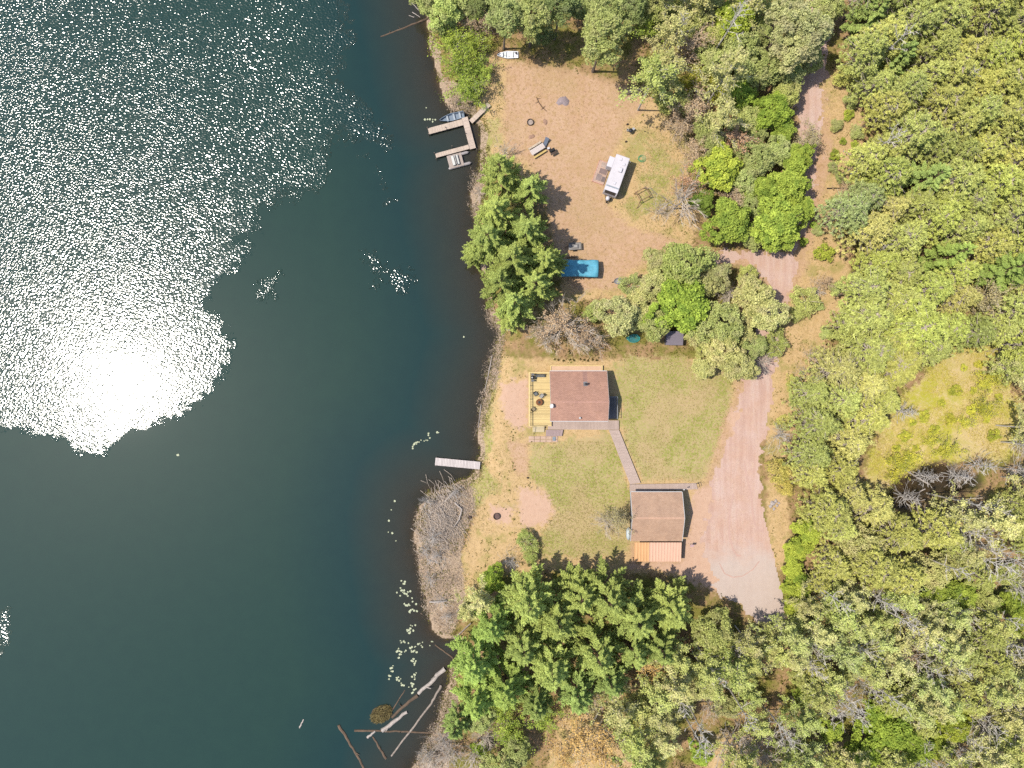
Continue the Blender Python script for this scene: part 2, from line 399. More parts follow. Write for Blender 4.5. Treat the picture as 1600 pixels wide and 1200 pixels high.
def build_water():
    gx = graded(-84, 4, 0.4, 2600); gx = gx[gx < 8]; gy = graded(-64, 64, 0.4, 2600)
    X, Y = np.meshgrid(gx, gy); x, y = X.ravel(), Y.ravel()
    d = shore_d(x, y)
    wx = x+5.0*(fbm(x, y, 4.5, 21, 4)-.5); wy = y+5.0*(fbm(x, y, 4.5, 31, 4)-.5)
    e = np.full(x.shape, -9.0)
    for k, p in enumerate(RIPPLE): e = np.maximum(e, poly_sd(wx, wy, pp(p, 0))+(.7 if k > 1 else 0))
    amp = np.clip(.17+.83*np.hypot(x+60, y-1)/50, 0, 1)*(0.78+0.22*sst(.3, .66, fbm(x+.5*y, (y-.5*x)*2.2, 8, 40)))
    for p in SPARSE:
        q = poly_sd(wx, wy, pp(p, 0))-.9; amp = np.where(q > e, .8, amp); e = np.maximum(e, q)
    e = np.clip(e, -4, 4); w = amp
    f = grid_faces(len(gx), len(gy))
    keep = (d[f] < 1.5).any(1); f = f[keep]
    used = np.unique(f); re = -np.ones(len(x), int); re[used] = np.arange(len(used)); f = re[f]
    me = np_mesh('lake_water', np.stack([x, y, np.zeros_like(x)], 1)[used], f, water_material('lake_water', True), attrs={'depth': np.maximum(-d, 0)[used], 'wind': w[used], 'edge': e[used]}, smooth=True)
    tag(link('lake_water', me), None, None, kind='structure')
    mb = MB(); 
    hull = pp([(1378,768),(1390,738),(1420,728),(1440,714),(1475,710),(1505,728),(1540,734),(1545,764),(1500,784),(1462,784),(1440,800),(1410,810),(1378,802)], 0.3)[::-1]
    n = len(hull); mb.add([(a, b, 0.3) for a, b in hull], [tuple(range(n))])
    tag(mb.build('pond_water', water_material('pond_water', False)), None, None, kind='structure')

# driveway -------------------------------------------------------------
DRIVE = [(1262,-40),(1300,-40),(1298,60),(1286,150),(1280,200),(1275,275),(1262,340),(1246,400),(1238,450),(1225,500),(1216,560),(1212,600),(1200,660),(1191,740),(1191,790),(1205,850),(1222,925),(1228,965),(1235,1010),
 (1200,985),(1150,950),(1120,925),(1100,885),(1100,830),(1108,790),(1118,740),(1135,690),(1150,640),(1160,590),(1172,540),(1186,500),(1200,460),(1190,430),(1165,412),(1112,410),(1110,396),(1180,394),(1228,392),(1240,330),(1250,270),(1240,205),(1242,150),(1250,60)]
def build_drive():
    st = 0.2; poly = pp(DRIVE)
    gx = np.arange(28, 50, st); gy = np.arange(-42, 64, st)
    X, Y = np.meshgrid(gx, gy); x, y = X.ravel(), Y.ravel()
    crisp = sst(-12, -25, y)*sst(36, 39, x)       # the lower right edge is a sharp one
    sd = poly_sd(x, y, poly)+(1-.9*crisp)*((fbm(x, y, 2.6, 60, 4)-.5)*2.4+(fbm(x, y, .7, 64, 2)-.5)*2.2)
    f = grid_faces(len(gx), len(gy)); keep = (sd[f] > 0).all(1); f = f[keep]
    used = np.unique(f); re = -np.ones(len(x), int); re[used] = np.arange(len(used)); f = re[f]
    z = height(x[used], y[used])+0.02
    m, nt, out = nodes('gravel')
    b = N(nt, 'ShaderNodeBsdfPrincipled'); b.inputs['Roughness'].default_value = .95; b.inputs['Specular IOR Level'].default_value = .1
    pos = N(nt, 'ShaderNodeNewGeometry').outputs['Position']
    n1 = noise(nt, .3, 4, .6, pos); n2 = noise(nt, 2, 4, .65, pos); n3 = noise(nt, 9, 2, .7, pos)
    mp = N(nt, 'ShaderNodeMapping'); mp.inputs['Scale'].default_value = (1.6, .12, 1); mp.inputs['Rotation'].default_value = (0, 0, -.12); nt.links.new(pos, mp.inputs[0])
    st_ = noise(nt, 1.0, 3, .6, mp.outputs[0])
    c = mixc(nt, rmp01(nt, n1, .35, .65), C(222,182,160), C(228,196,182))
    c = mixc(nt, math_(nt, 'MULTIPLY', rmp01(nt, st_, .5, .66), .5), c, C(205,165,148))
    c = mixc(nt, math_(nt, 'MULTIPLY', rmp01(nt, st_, .5, .34), .45), c, C(232,205,190))
    c = mixc(nt, math_(nt, 'MULTIPLY', rmp01(nt, n2, .5, .7), .5), c, C(232,200,172))
    c = mixc(nt, math_(nt, 'MULTIPLY', rmp01(nt, n3, .5, .66), .6), c, C(182,148,130))
    c = mixc(nt, math_(nt, 'MULTIPLY', rmp01(nt, noise(nt, 4, 3, .7, pos), .58, .68), .5), c, C(196,160,140))
    sy = N(nt, 'ShaderNodeSeparateXYZ'); nt.links.new(pos, sy.inputs[0])
    c = mixc(nt, math_(nt, 'MULTIPLY', rmp01(nt, math_(nt, 'ADD', math_(nt, 'MULTIPLY', sy.outputs[1], -1), math_(nt, 'MULTIPLY', n1, 8)), 28, 33), .75), c, mixc(nt, n2, C(206,190,176), C(226,208,196)))
    nt.links.new(c, b.inputs['Base Color'])
    bp = N(nt, 'ShaderNodeBump'); bp.inputs['Strength'].default_value = .4; bp.inputs['Distance'].default_value = .05
    nt.links.new(n3, bp.inputs['Height']); nt.links.new(bp.outputs[0], b.inputs['Normal'])
    nt.links.new(b.outputs[0], out.inputs[0])
    me = np_mesh('driveway', np.stack([x[used], y[used], z], 1), f, m, smooth=True)
    tag(link('driveway', me), None, None, kind='structure')
    # two worn wheel ruts that curve through the turning place
    rm = mat('rut_soil', C(223,184,167), var=.08)
    mb = MB()
    for pts, w in (([(1163,722),(1168,752),(1174,772),(1176,800),(1180,820),(1186,828),(1192,830)], .16), ([(1146,770),(1140,800),(1139,835),(1145,858),(1152,868),(1158,868)], .14), ([(1124,880),(1132,896),(1145,902),(1160,900),(1176,890),(1187,876)], .08)):
        pts = [(pts[k][0]+(pts[k+1][0]-pts[k][0])*u/6, pts[k][1]+(pts[k+1][1]-pts[k][1])*u/6) for k in range(len(pts)-1) for u in range(6)]+[pts[-1]]
        q = [np.array(G(*p)) for p in pts]
        L = []; R = []
        for i, p in enumerate(q):
            t = q[min(i+1, len(q)-1)]-q[max(i-1, 0)]; n = np.array((-t[1], t[0], 0)); n /= np.linalg.norm(n)
            ww = w*(0.25 if i in (0, len(q)-1) else random.uniform(.8, 1.2))
            L.append(p+n*ww+(0, 0, .03)); R.append(p-n*ww+(0, 0, .03))
        k = len(q); mb.add(L+R, [(k+i, k+i+1, i+1, i) for i in range(k-1)])
    tag(mb.build('wheel_ruts', rm), None, None, kind='stuff')

# ------------------------------------------------------------------ plants
def cards(cen, size, aspect=1.0, up=0.4, axis=None, rng=RNG, droop=0.0):
    """one small leaf-shaped rhombus per centre; axis: long direction per card"""
    n = len(cen)
    nrm = rng.normal(size=(n, 3)); nrm[:, 2] = np.abs(nrm[:, 2])+up; nrm /= np.linalg.norm(nrm, axis=1)[:, None]
    if axis is None:
        axis = rng.normal(size=(n, 3))
    u = axis-nrm*(axis*nrm).sum(1)[:, None]; u /= np.linalg.norm(u, axis=1)[:, None]+1e-9
    w = np.cross(nrm, u)
    s = (size*rng.uniform(.65, 1.35, n))[:, None]
    a = u*s; b = w*s*aspect
    v = np.stack([cen-a, cen-b*.9+a*.1, cen+a, cen+b*.9+a*.1], 1).reshape(-1, 3)
    f = np.arange(4*n).reshape(n, 4)
    return v, f

def crown_broad(R, Hc, zc, ncl, nl, leaf, rng, holes=.15, clr=.28, shape=.75, flat=.55):
    """leaf clumps through a lumpy dome"""
    cs = []; ts = []
    lob = rng.uniform(0, 2*PI, 4); am = rng.uniform(.06, .2, 4)
    for _ in range(ncl):
        a = rng.uniform(0, 2*PI); el = math.asin(rng.uniform(-.35, 1)); r = rng.uniform(.45, 1)**.5
        k = 1+sum(am[j]*math.sin((j+2)*a+lob[j]) for j in range(4))
        c = np.array([R*k*r*math.cos(el)*math.cos(a)*.85, R*k*r*math.cos(el)*math.sin(a)*.85, zc+Hc*.5*r*math.sin(el)])
        if rng.random() < holes: continue
        cr = R*clr*rng.uniform(.6, 1.25); m = max(8, int(nl*rng.uniform(.6, 1.3)))
        q = rng.normal(size=(m, 3)); q /= np.linalg.norm(q, axis=1)[:, None]; q *= (rng.uniform(.3, 1, m)**.5)[:, None]*cr
        q[:, 2] *= flat
        cs.append(c+q); ts.append(np.clip(rng.normal(.5, .12)+rng.normal(0, .2, m), 0, 1))
    return np.concatenate(cs), np.concatenate(ts)

def trunk_mb(h, r, lean=.25, n=5, limbs=(), rng=RNG):
    mb = MB(); pts = [(lean*math.sin(i*1.3)*i/n*.5, lean*math.cos(i*1.7)*i/n*.5, h*i/n-(.15 if i == 0 else 0)) for i in range(n+1)]
    mb.tube(pts, [r*(1.25 if i == 0 else 1-.85*i/n) for i in range(n+1)], 6)
    for (z0, a, L, up, rr) in limbs:
        k = z0/h*n; i = min(int(k), n-1); t = k-i
        p0 = np.array(pts[i])*(1-t)+np.array(pts[i+1])*t
        d = np.array((math.cos(a), math.sin(a), up)); 
        p1 = p0+d*L*.5+(0, 0, .05*L); p2 = p0+d*L+(rng.normal(0, .08*L), rng.normal(0, .08*L), .2*L*up)
        mb.tube([p0, p1, p2], [rr, rr*.65, rr*.2], 5, False)
    return mb

def branch_tree(h, R, r0, rng, nb=16, sub=5, zlo=.35, rise=.7, twig=3, trunk_top=.92, wob=1.0):
    """bare tree: trunk tubes and fine branch tubes kept apart"""
    tm, bm = MB(), MB()
    n = 6; off = rng.normal(0, .12, (n+1, 2)).cumsum(0)*.6*wob
    tp = [np.array((off[i, 0], off[i, 1], h*trunk_top*i/n-(.15 if i == 0 else 0))) for i in range(n+1)]
    tm.tube(tp, [r0*(1-.8*i/n) for i in range(n+1)], 6)
    for b in range(nb):
        t = zlo+(1-zlo)*(b+rng.random())/nb; i = min(int(t*n), n-1); p = tp[i]+(tp[i+1]-tp[i])*(t*n-i)
        a = b*2.4+rng.normal(0, .3); L = R*(1.15-.75*(t-zlo)/(1-zlo))*rng.uniform(.75, 1.2)
        d = np.array((math.cos(a), math.sin(a), rise*rng.uniform(.6, 1.4))); q = [p]; dd = d.copy()
        for s in range(4):
            dd = dd+rng.normal(0, .16, 3); q.append(q[-1]+dd*L/4)
        bm.tube(q, [r0*.38*(1-.2*k) for k in range(5)], 4, False)
        for s in range(sub):
            j = 1+int(rng.random()*3.9); j = min(j, 4); base = q[j]
            e = dd/np.linalg.norm(dd)+rng.normal(0, .55, 3); e[2] = abs(e[2])*.6+.1; l2 = L*.42*rng.uniform(.5, 1.2)
            mid = base+e*l2*.5+rng.normal(0, .05*l2, 3); bm.tube([base, mid, base+e*l2+rng.normal(0, .1*l2, 3)], [r0*.24, r0*.18, r0*.1], 3, False)
            for w in range(twig):
                g = e+rng.normal(0, .6, 3); l3 = l2*.5*rng.uniform(.5, 1.1); bm.tube([mid, mid+g*l3], [r0*.15, r0*.08], 3, False)
    return tm, bm

GREY = mat('grey_bark', C(150,132,115), var=.3, fs=6); BROWN = mat('brown_bark', C(120,92,74), var=.3, fs=6)
PALE = mat('pale_bark', C(226,216,202,1.2), var=.2, vs=3, fs=5, fine=.3); TWIG = mat('twig_bark', C(206,190,172,1.25), var=.25)
DEAD = mat('weathered_wood', C(204,196,188,1.25), var=.25, fs=8)
LK = 1.75
L_broad = leaf_mat('spring_leaves', C(126,136,60,LK*1.05), C(188,194,92,LK*1.35), .4, C(120,140,66,LK), .6)
L_soft = leaf_mat('soft_leaves', C(136,137,74,LK*1.15), C(198,192,122,LK*1.42), .36, C(196,170,138,LK), .3)
L_pine = leaf_mat('pine_needles', C(132,128,66,LK*1.25), C(192,184,106,LK*1.55), .3, C(176,164,128,LK), .16)
L_white = leaf_mat('soft_pine_needles', C(126,134,74,LK*1.3), C(186,190,112,LK*1.7), .45)
L_bud = leaf_mat('leaf_buds', C(176,146,104,LK*.85), C(214,190,140,LK), .3)

PROTO = {}
def proto(kind, variants):
    """variants: list of (crown mesh, trunk mesh, R, zc, H)"""
    PROTO[kind] = variants

def mk_broad(name, lm, R, Hh, ncl, nl, leaf, nvar, bark, seed, zc=.62, Hc=.75, **kw):
    out = []
    for v in range(nvar):
        rng = np.random.default_rng(seed+v)
        cs, ts = crown_broad(R, Hh*Hc, Hh*zc, ncl, nl, leaf, rng, **kw)
        vv, ff = cards(cs, leaf, .75, 1.3, rng=rng)
        me = np_mesh(name+'_crown', vv, ff, lm, ts)
        limbs = [(Hh*rng.uniform(.3, .65), i*1.3+rng.normal(0, .3), R*.75, rng.uniform(.5, .9), .06*R/3) for i in range(7)]
        out.append((me, trunk_mb(Hh*.8, .05*R+.03, .3, 5, limbs, rng).mesh(name+'_trunk', bark), None, R, Hh*zc, Hh))
    proto(name, out)

def mk_pine(name, lm, R, Hh, ntuft, nn, nvar, seed, zlo=.45, ln=.24, asp=.3, wood=GREY, tuft=.42, cone=.6, spike=.0):
    """round topped pine: needle tufts at branch ends, grey boughs between"""
    out = []
    for v in range(nvar):
        rng = np.random.default_rng(seed+v); cs = []; ax = []; ts = []; limbs = []
        lob = rng.uniform(0, 2*PI, 3)
        for k in range(ntuft):
            t = rng.random()**.8; z = Hh*(zlo+(1-zlo)*t)+rng.normal(0, .35)
            a = rng.uniform(0, 2*PI); Rm = R*(1-t**2.2*cone-.12*math.sin(3*a+lob[0])-.1*math.sin(5*a+lob[1]))
            r = Rm*rng.uniform(.2, 1.2)**.6
            c = np.array((r*math.cos(a), r*math.sin(a), z-.12*r+rng.normal(0, .25)))
            m = int(nn*rng.uniform(.6, 1.3)); q = rng.normal(size=(m, 3)); q /= np.linalg.norm(q, axis=1)[:, None]
            q[:, 2] = q[:, 2]*.7+.25
            rad = tuft*rng.uniform(.5, 1.35)
            cs.append(c+q*rad*rng.uniform(.25, 1, m)[:, None]); ax.append(q); ts.append(np.clip(rng.normal(.5, .13)+rng.normal(0, .2, m), 0, 1))
            if k % 3 == 0: limbs.append((min(z-.1, Hh*.93), a, max(.4, r*rng.uniform(.9, 1.12)), .14, .055))
        cs = np.concatenate(cs); vv, ff = cards(cs, ln, asp, 1.2, np.concatenate(ax), rng)
        me = np_mesh(name+'_crown', vv, ff, lm, np.concatenate(ts))
        dead = [(Hh*rng.uniform(.2, zlo), rng.uniform(0, 6.28), R*rng.uniform(.3, .6), .05, .03) for _ in range(10)]
        out.append((me, trunk_mb(Hh*.96, .16, .3, 6, dead, rng).mesh(name+'_trunk', wood), None, R, Hh*(zlo+(1-zlo)*.5), Hh))
        bmm = trunk_mb(Hh*.94, .05, .3, 6, limbs, rng).mesh(name+'_boughs', TWIG)
        out[-1] = out[-1][:2]+(bmm,)+out[-1][3:]
    proto(name, out)

def mk_white(name, lm, R, Hh, nvar, seed, lev=11, per=6):
    """white pine: whorls of up-swept plumes"""
    out = []
    for v in range(nvar):
        rng = np.random.default_rng(seed+v); cs = []; ax = []; ts = []; limbs = []
        for l in range(lev):
            t = l/(lev-1); z = Hh*(.26+.7*t)
            for b in range(per if l < lev-2 else 4):
                a = b*2*PI/per+l*.9+rng.normal(0, .22); L = R*(1.05-.85*t**1.3)*rng.uniform(.75, 1.15)
                d = np.array((math.cos(a), math.sin(a), 0)); side = np.array((-d[1], d[0], 0))
                tone = rng.normal(.5, .1); limbs.append((z, a, L*.9, .25, .04))
                subs = [(0.0, 0.0, .28, 1.08, .1)]+[(q, sg*rng.uniform(.6, .95), 0, rng.uniform(.3, .5)*(1.15-q), .07) for q in (.35, .5, .62, .75, .86) for sg in (-1, 1)]
                for q, ang, s0, s1, wd in subs:
                    m = int((190 if ang == 0 else 60)*(L/R)+12)
                    e = d*math.cos(ang)+side*math.sin(ang); sd2 = np.array((-e[1], e[0], 0))
                    s_ = rng.uniform(s0, s1, m); lat = rng.normal(0, wd*.5, m)*(.6+.6*L/R)
                    hor = q*L+s_*L*math.cos(ang)
                    p = np.array((0, 0, z))+d*(q*L)+e*(s_*L)[:, None]+sd2*lat[:, None]; p[:, 2] += .26*(hor/L)**2*L+rng.normal(0, .1, m)+.12
                    cs.append(p); ax.append(e*.9+sd2*(lat*1.6)[:, None]+np.array((0, 0, .6))+rng.normal(0, .3, (m, 3)))
                    ts.append(np.clip(tone+rng.normal(0, .17, m)+.12*(hor/L-.6), 0, 1))
        m = 70; p = np.stack([rng.normal(0, .12, m), rng.normal(0, .12, m), rng.uniform(Hh*.93, Hh*1.03, m)], 1)
        cs.append(p); ax.append(rng.normal(size=(m, 3))*.4+(0, 0, 1)); ts.append(rng.uniform(.4, .9, m))
        vv, ff = cards(np.concatenate(cs), .15, .3, 1.0, np.concatenate(ax), rng)
        me = np_mesh(name+'_crown', vv, ff, lm, np.concatenate(ts))
        out.append((me, trunk_mb(Hh*.97, .17, .15, 6, [], rng).mesh(name+'_trunk', BROWN), trunk_mb(Hh*.95, .05, .15, 6, limbs, rng).mesh(name+'_boughs', BROWN), R, Hh*.5, Hh))
    proto(name, out)

def mk_aspen(name, lm, R, Hh, nvar, seed, nleaf=1500, bark=PALE, leaf=.15, spread=.16, nb=18, rise=.7, zc=.66, r0=.11, zlo=.35):
    """slender tree in bud: fine branches with a thin haze of small leaves"""
    out = []
    for v in range(nvar):
        rng = np.random.default_rng(seed+v)
        tm, bm = branch_tree(Hh, R, r0, rng, nb=nb, sub=4, zlo=zlo, rise=rise, twig=2)
        bv = np.array(bm.v); bv = bv[bv[:, 2] > Hh*.3]
        cl = rng.normal(.5, .2, len(bv)); i = rng.integers(0, len(bv), nleaf)
        cs = bv[i]+rng.normal(0, spread*R*.55, (nleaf, 3))
        ts = np.clip(.5+.6*(vnoise(cs[:, 0]*1.1+9, cs[:, 1]*1.1+cs[:, 2], 1.0, seed)-.5)+rng.normal(0, .2, nleaf), 0, 1)
        vv, ff = cards(cs, leaf, .75, 1.3, rng=rng)
        me = np_mesh(name+'_crown', vv, ff, lm, ts)
        out.append((me, tm.mesh(name+'_trunk', bark), bm.mesh(name+'_boughs', bark), R, Hh*zc, Hh))
    proto(name, out)

def mk_bare(name, R, Hh, nvar, seed, bark, nb, sub, r0, rise=.6, zlo=.2, zc=.6, twig=3, trunk_top=.9, wob=1.0):
    out = []
    for v in range(nvar):
        rng = np.random.default_rng(seed+v); tm, bm = branch_tree(Hh, R, r0, rng, nb, sub, zlo, rise, twig, trunk_top, wob)
        out.append((None, tm.mesh(name+'_trunk', bark), bm.mesh(name+'_boughs', bark), R, Hh*zc, Hh))
    proto(name, out)

def make_protos():
    mk_broad('maple', L_broad, 3.6, 8.5, 170, 90, .135, 3, BROWN, 100, holes=.1, clr=.19)
    mk_broad('oak', L_soft, 3.6, 9.5, 190, 66, .125, 4, GREY, 120, holes=.2, clr=.18, flat=.7)
    mk_broad('tall_oak', L_soft, 3.8, 15.0, 190, 66, .13, 3, GREY, 130, zc=.72, Hc=.5, holes=.2, clr=.18, flat=.7)
    mk_broad('thicket', L_soft, 2.6, 4.2, 120, 44, .105, 3, TWIG, 140, holes=.25, clr=.24, zc=.5, Hc=.9)
    mk_broad('shrub', L_broad, 1.3, 1.7, 44, 50, .08, 3, BROWN, 160, holes=.1, clr=.3, zc=.5, Hc=.95)
    mk_pine('red_pine', L_pine, 3.2, 13.0, 430, 26, 4, 200, ln=.165, asp=.38, tuft=.36)
    mk_pine('jack_pine', L_pine, 2.7, 10.5, 420, 24, 4, 230, zlo=.35, ln=.135, asp=.4, tuft=.3, cone=.75)
    mk_white('white_pine', L_white, 3.5, 14.5, 4, 260)
    mk_aspen('aspen', L_soft, 2.0, 13.5, 4, 300, nleaf=3600, leaf=.115, nb=20, zlo=.3, zc=.68)
    mk_aspen('willow', L_broad, 2.4, 3.8, 2, 330, nleaf=2200, bark=TWIG, leaf=.1, nb=22, rise=.9, zc=.6, r0=.05, zlo=.05)
    mk_aspen('bud', L_bud, 2.6, 6.5, 2, 350, nleaf=1500, bark=TWIG, leaf=.1, nb=24, rise=.7, zc=.6, r0=.08, zlo=.2)
    mk_bare('bare', 2.8, 6.0, 3, 380, TWIG, 24, 7, .12)
    mk_bare('dead_birch', 1.2, 15.0, 4, 400, PALE, 12, 3, .15, rise=1.2, zlo=.6, zc=.6, twig=2, wob=.35)
    mk_aspen('tall_aspen', L_soft, 3.0, 17.5, 2, 460, nleaf=3200, leaf=.15, nb=20, zc=.83, r0=.16, zlo=.62)
    mk_bare('tall_bare', 2.1, 13.0, 3, 480, PALE, 22, 5, .11, rise=.8, zlo=.35, zc=.7, twig=2, wob=.6)
    mk_bare('silver', 1.4, 2.2, 2, 420, DEAD, 26, 7, .04, rise=.7, zlo=.05, zc=.5)
    mk_bare('grey_snag', 1.7, 9.5, 2, 440, DEAD, 40, 3, .12, rise=.05, zlo=.3, zc=.65, twig=2)

# phrase, name, category, group; colours are crown multipliers
KIND = {
 'maple': ('leafy tree', 'leafy_tree', 'tree', 'leafy trees round the clearing'),
 'oak': ('soft-leaved tree', 'leafy_tree', 'tree', 'leafy trees round the clearing'),
 'tall_oak': ('tall broad tree', 'leafy_tree', 'tree', 'leafy trees round the clearing'),
 'thicket': ('bushy thicket', 'bush', 'bush', 'bushes along the tracks and yard'),
 'shrub': ('low shrub', 'shrub', 'shrub', 'small shrubs along the tracks'),
 'red_pine': ('tufted pine', 'pine_tree', 'pine tree', 'pines in the woods'),
 'jack_pine': ('fine-needled pine', 'pine_tree', 'pine tree', 'pines in the woods'),
 'white_pine': ('plumed pine', 'plumed_pine_tree', 'pine tree', 'plumed pines by the lake and yard'),
 'aspen': ('slender spring tree', 'slender_tree', 'tree', 'slender trees coming into leaf'),
 'tall_aspen': ('tall pale-trunked tree', 'slender_tree', 'tree', 'slender trees coming into leaf'),
 'willow': ('airy bush', 'bush', 'bush', 'bushes along the tracks and yard'),
 'bud': ('budding tree', 'budding_tree', 'tree', 'slender trees coming into leaf'),
 'bare': ('leafless branching tree', 'bare_tree', 'bare tree', 'bare trees'),
 'dead_birch': ('pale bare trunk', 'bare_trunk_tree', 'bare tree', 'pale bare trunks leaning through the canopy'),
 'tall_bare': ('tall leafless tree', 'bare_tree', 'bare tree', 'bare trees'),
 'silver': ('silvery leafless bush', 'bare_bush', 'bush', 'silvery bare bushes'),
 'grey_snag': ('grey dead conifer', 'dead_conifer', 'dead tree', 'dead grey conifers'),
}
HUE = {  # word, multiplier
 'lime': ('lime green', (1.06, 1.08, .85)), 'bright': ('bright green', (.9, 1.04, .85)), 'yel': ('yellow-green', (.93, 1.02, .9)), 'olive': ('olive green', (.85, .98, .95)),
 'dark': ('dark green', (.55, .68, .68)), 'pale': ('pale green', (1.04, 1.06, 1.15)), 'grey': ('grey-green', (.92, .96, 1.15)), 'fresh': ('fresh green', (.88, 1.04, .86)),
 'gold': ('golden', (1.1, .98, .72)), 'rust': ('rusty brown', (.98, .8, .92)), 'tan': ('tan', (1.0, .98, 1.2)), 'blue': ('bluish green', (.75, .92, 1.15)), 'none': ('', (1, 1, 1)),
 'straw': ('straw yellow', (1.45, 1.25, .95)), 'mid': ('mid green', (.95, 1.02, .94)),
}
TREES = []   # (px, py, r_px, kind, hue)
def T(kind, hue, *pts):
    for p in pts: TREES.append((p[0], p[1], p[2], kind, hue))

# ---- top shore and clearing
T('oak', 'fresh', (697,22,28)); T('tall_aspen', 'fresh', (1024,110,32)); T('tall_aspen', 'pale', (1044,100,26))
T('tall_oak', 'olive', (786,30,34), (830,28,32), (940,58,42), (942,22,32)); T('oak', 'olive', (1160,88,34))
T('oak', 'dark', (745,14,22)); T('tall_oak', 'dark', (872,16,32), (990,12,26)); T('oak', 'dark', (912,4,26))
T('willow', 'yel', (706,66,26), (740,74,22), (720,104,28), (752,112,20), (726,136,22), (1010,42,26), (738,146,20))
T('bud', 'tan', (758,34,18), (736,40,16), (1082,172,30), (1062,200,22))
T('oak', 'mid', (1080,42,26), (1112,62,24))
T('willow', 'gold', (1098,126,24), (1076,132,18), (1122,148,18))
T('maple', 'lime', (1147,40,34), (1121,264,36)); T('maple', 'fresh', (1157,152,24), (1205,178,32))
T('thicket', 'olive', (1306,196,11), (1328,158,13), (1312,278,9), (1298,318,8), (1338,208,12), (1300,262,7), (1276,360,8), (1305,450,12), (1290,520,11), (1278,478,9)); T('bud', 'tan', (1318,300,12), (1290,440,12))
T('bud', 'rust', (1145,218,28), (1070,288,24)); T('bud', 'olive', (1262,218,22))
T('tall_oak', 'grey', (1228,40,36), (1258,58,36), (1235,84,30)); T('oak', 'olive', (1190,112,30))
T('bush' if False else 'thicket', 'lime', (1322,120,20)); T('shrub', 'lime', (1303,243,9), (1325,180,9), (1287,396,15), (1316,222,6), (1334,226,6))
T('oak', 'olive', (1180,250,30)); T('maple', 'yel', (1230,290,36), (1135,350,36), (1210,350,42), (1190,300,26), (1245,245,24))
T('maple', 'dark', (1098,314,20)); T('silver', 'none', (1178,322,15))
T('bare', 'none', (1062,316,34), (1030,330,16))
# ---- middle
T('oak', 'fresh', (1072,414,40)); T('oak', 'pale', (1020,448,26), (998,478,26), (1172,468,34), (1192,490,34), (1130,545,32), (1150,572,28), (1100,575,20))
T('maple', 'bright', (1063,478,46)); T('oak', 'grey', (962,492,34), (990,492,24)); T('thicket', 'fresh', (928,486,18))
T('bare', 'none', (880,508,36), (915,532,24), (850,520,22)); T('thicket', 'yel', (1167,428,16), (1096,548,12))
T('bare', 'none', (1135,462,22), (1190,566,18)); T('oak', 'olive', (1125,502,38)); T('thicket', 'bright', (1210,538,22))
T('thicket', 'yel', (1258,470,24), (1244,490,14)); T('red_pine', 'blue', (1322,330,32), (1348,312,28)); T('silver', 'none', (1272,452,14))
T('thicket', 'lime', (1240,600,14), (1246,626,12), (1222,660,13)); T('thicket', 'gold', (1215,735,22), (1226,762,14)); 
T('shrub', 'fresh', (1262,340,7), (1270,352,6), (1255,378,7))
T('silver', 'pale', (1254,708,20), (1216,682,20), (1268,552,12), (1252,578,10))
# ---- shore pines left
T('white_pine', 'mid', (786,276,34), (826,296,30), (778,336,36), (766,374,36), (822,366,34), (800,408,42), (844,408,32), (786,446,36), (836,446,36), (808,478,32), (795,500,20))
T('bud', 'olive', (812,330,16)); T('bare', 'none', (788,236,14), (748,300,12))
# ---- bottom pines
T('white_pine', 'mid', (828,930,42), (868,968,42), (905,925,38), (946,930,42), (990,958,42), (1048,948,40), (930,1010,40), (862,1030,40), (812,1000,38), (985,1010,36), (1030,1000,34))
T('white_pine', 'fresh', (770,968,34), (745,1030,42), (790,1070,40), (745,1085,36))
T('maple', 'bright', (770,906,22)); T('thicket', 'fresh', (823,846,18), (830,870,13)); T('silver', 'pale', (797,874,15)); 
T('silver', 'none', (668,788,13),(674,838,14),(664,858,11),(712,772,11),(682,872,14),(670,905,12),(690,938,12),(700,965,10),(665,1185,14),(690,1160,15),(712,1178,14))
T('aspen', 'pale', (752,936,20), (735,955,16)); T('bare', 'none', (948,815,18))
T('bud', 'olive', (964,810,22))
T('oak', 'yel', (1110,985,34), (1125,1010,26)); T('maple', 'yel', (1120,1028,18)); T('bud', 'gold', (1022,1040,32), (905,1150,34), (940,1172,34), (880,1180,24), (1030,1012,22))
T('white_pine', 'olive', (955,1060,34), (900,1075,34), (840,1090,32))
T('bare', 'none', (925,1075,26), (740,1180,26), (700,1178,26), (668,1190,20), (1150,1160,40), (1195,1175,34), (1110,1105,20), (760,1150,22))
T('maple', 'fresh', (750,1170,10), (1095,1175,20)); T('willow', 'yel', (850,1120,22), (800,1140,26), (780,1110,24))
# ---- bottom right accents
T('maple', 'bright', (1390,1140,36), (1350,1170,32), (1430,1165,30), (1370,1120,26)); T('maple', 'lime', (1485,1130,28), (1462,1160,24))
T('maple', 'lime', (1238,888,18), (1244,920,22), (1260,830,22), (1246,858,20), (1240,945,18)); T('maple', 'yel', (1465,928,26), (1500,930,24), (1580,940,24), (1590,975,20))
T('maple', 'bright', (1245,905,16)); T('maple', 'lime', (1505,1120,18))
T('red_pine', 'fresh', (1440,508,42)); T('red_pine', 'fresh', (1590,380,26))
T('willow', 'straw', (1405,722,20), (1535,640,18), (1480,700,18), (1548,590,18), (1418,716,14), (1505,660,12), (1450,690,11), (1535,600,13), (1395,742,12))
T('shrub', 'straw', *[(a, b, 6+(a*7+b) % 5) for a, b in ((1400,700),(1412,680),(1430,700),(1442,650),(1458,672),(1470,630),(1484,655),(1492,610),(1505,575),(1516,640),(1528,570),(1540,655),(1552,680),(1560,620),(1468,705),(1425,660),(1520,610),(1390,720))])
T('bare', 'none', (1570,545,18), (1500,745,16))
T('oak', 'dark', (1232,8,20), (1300,4,16))
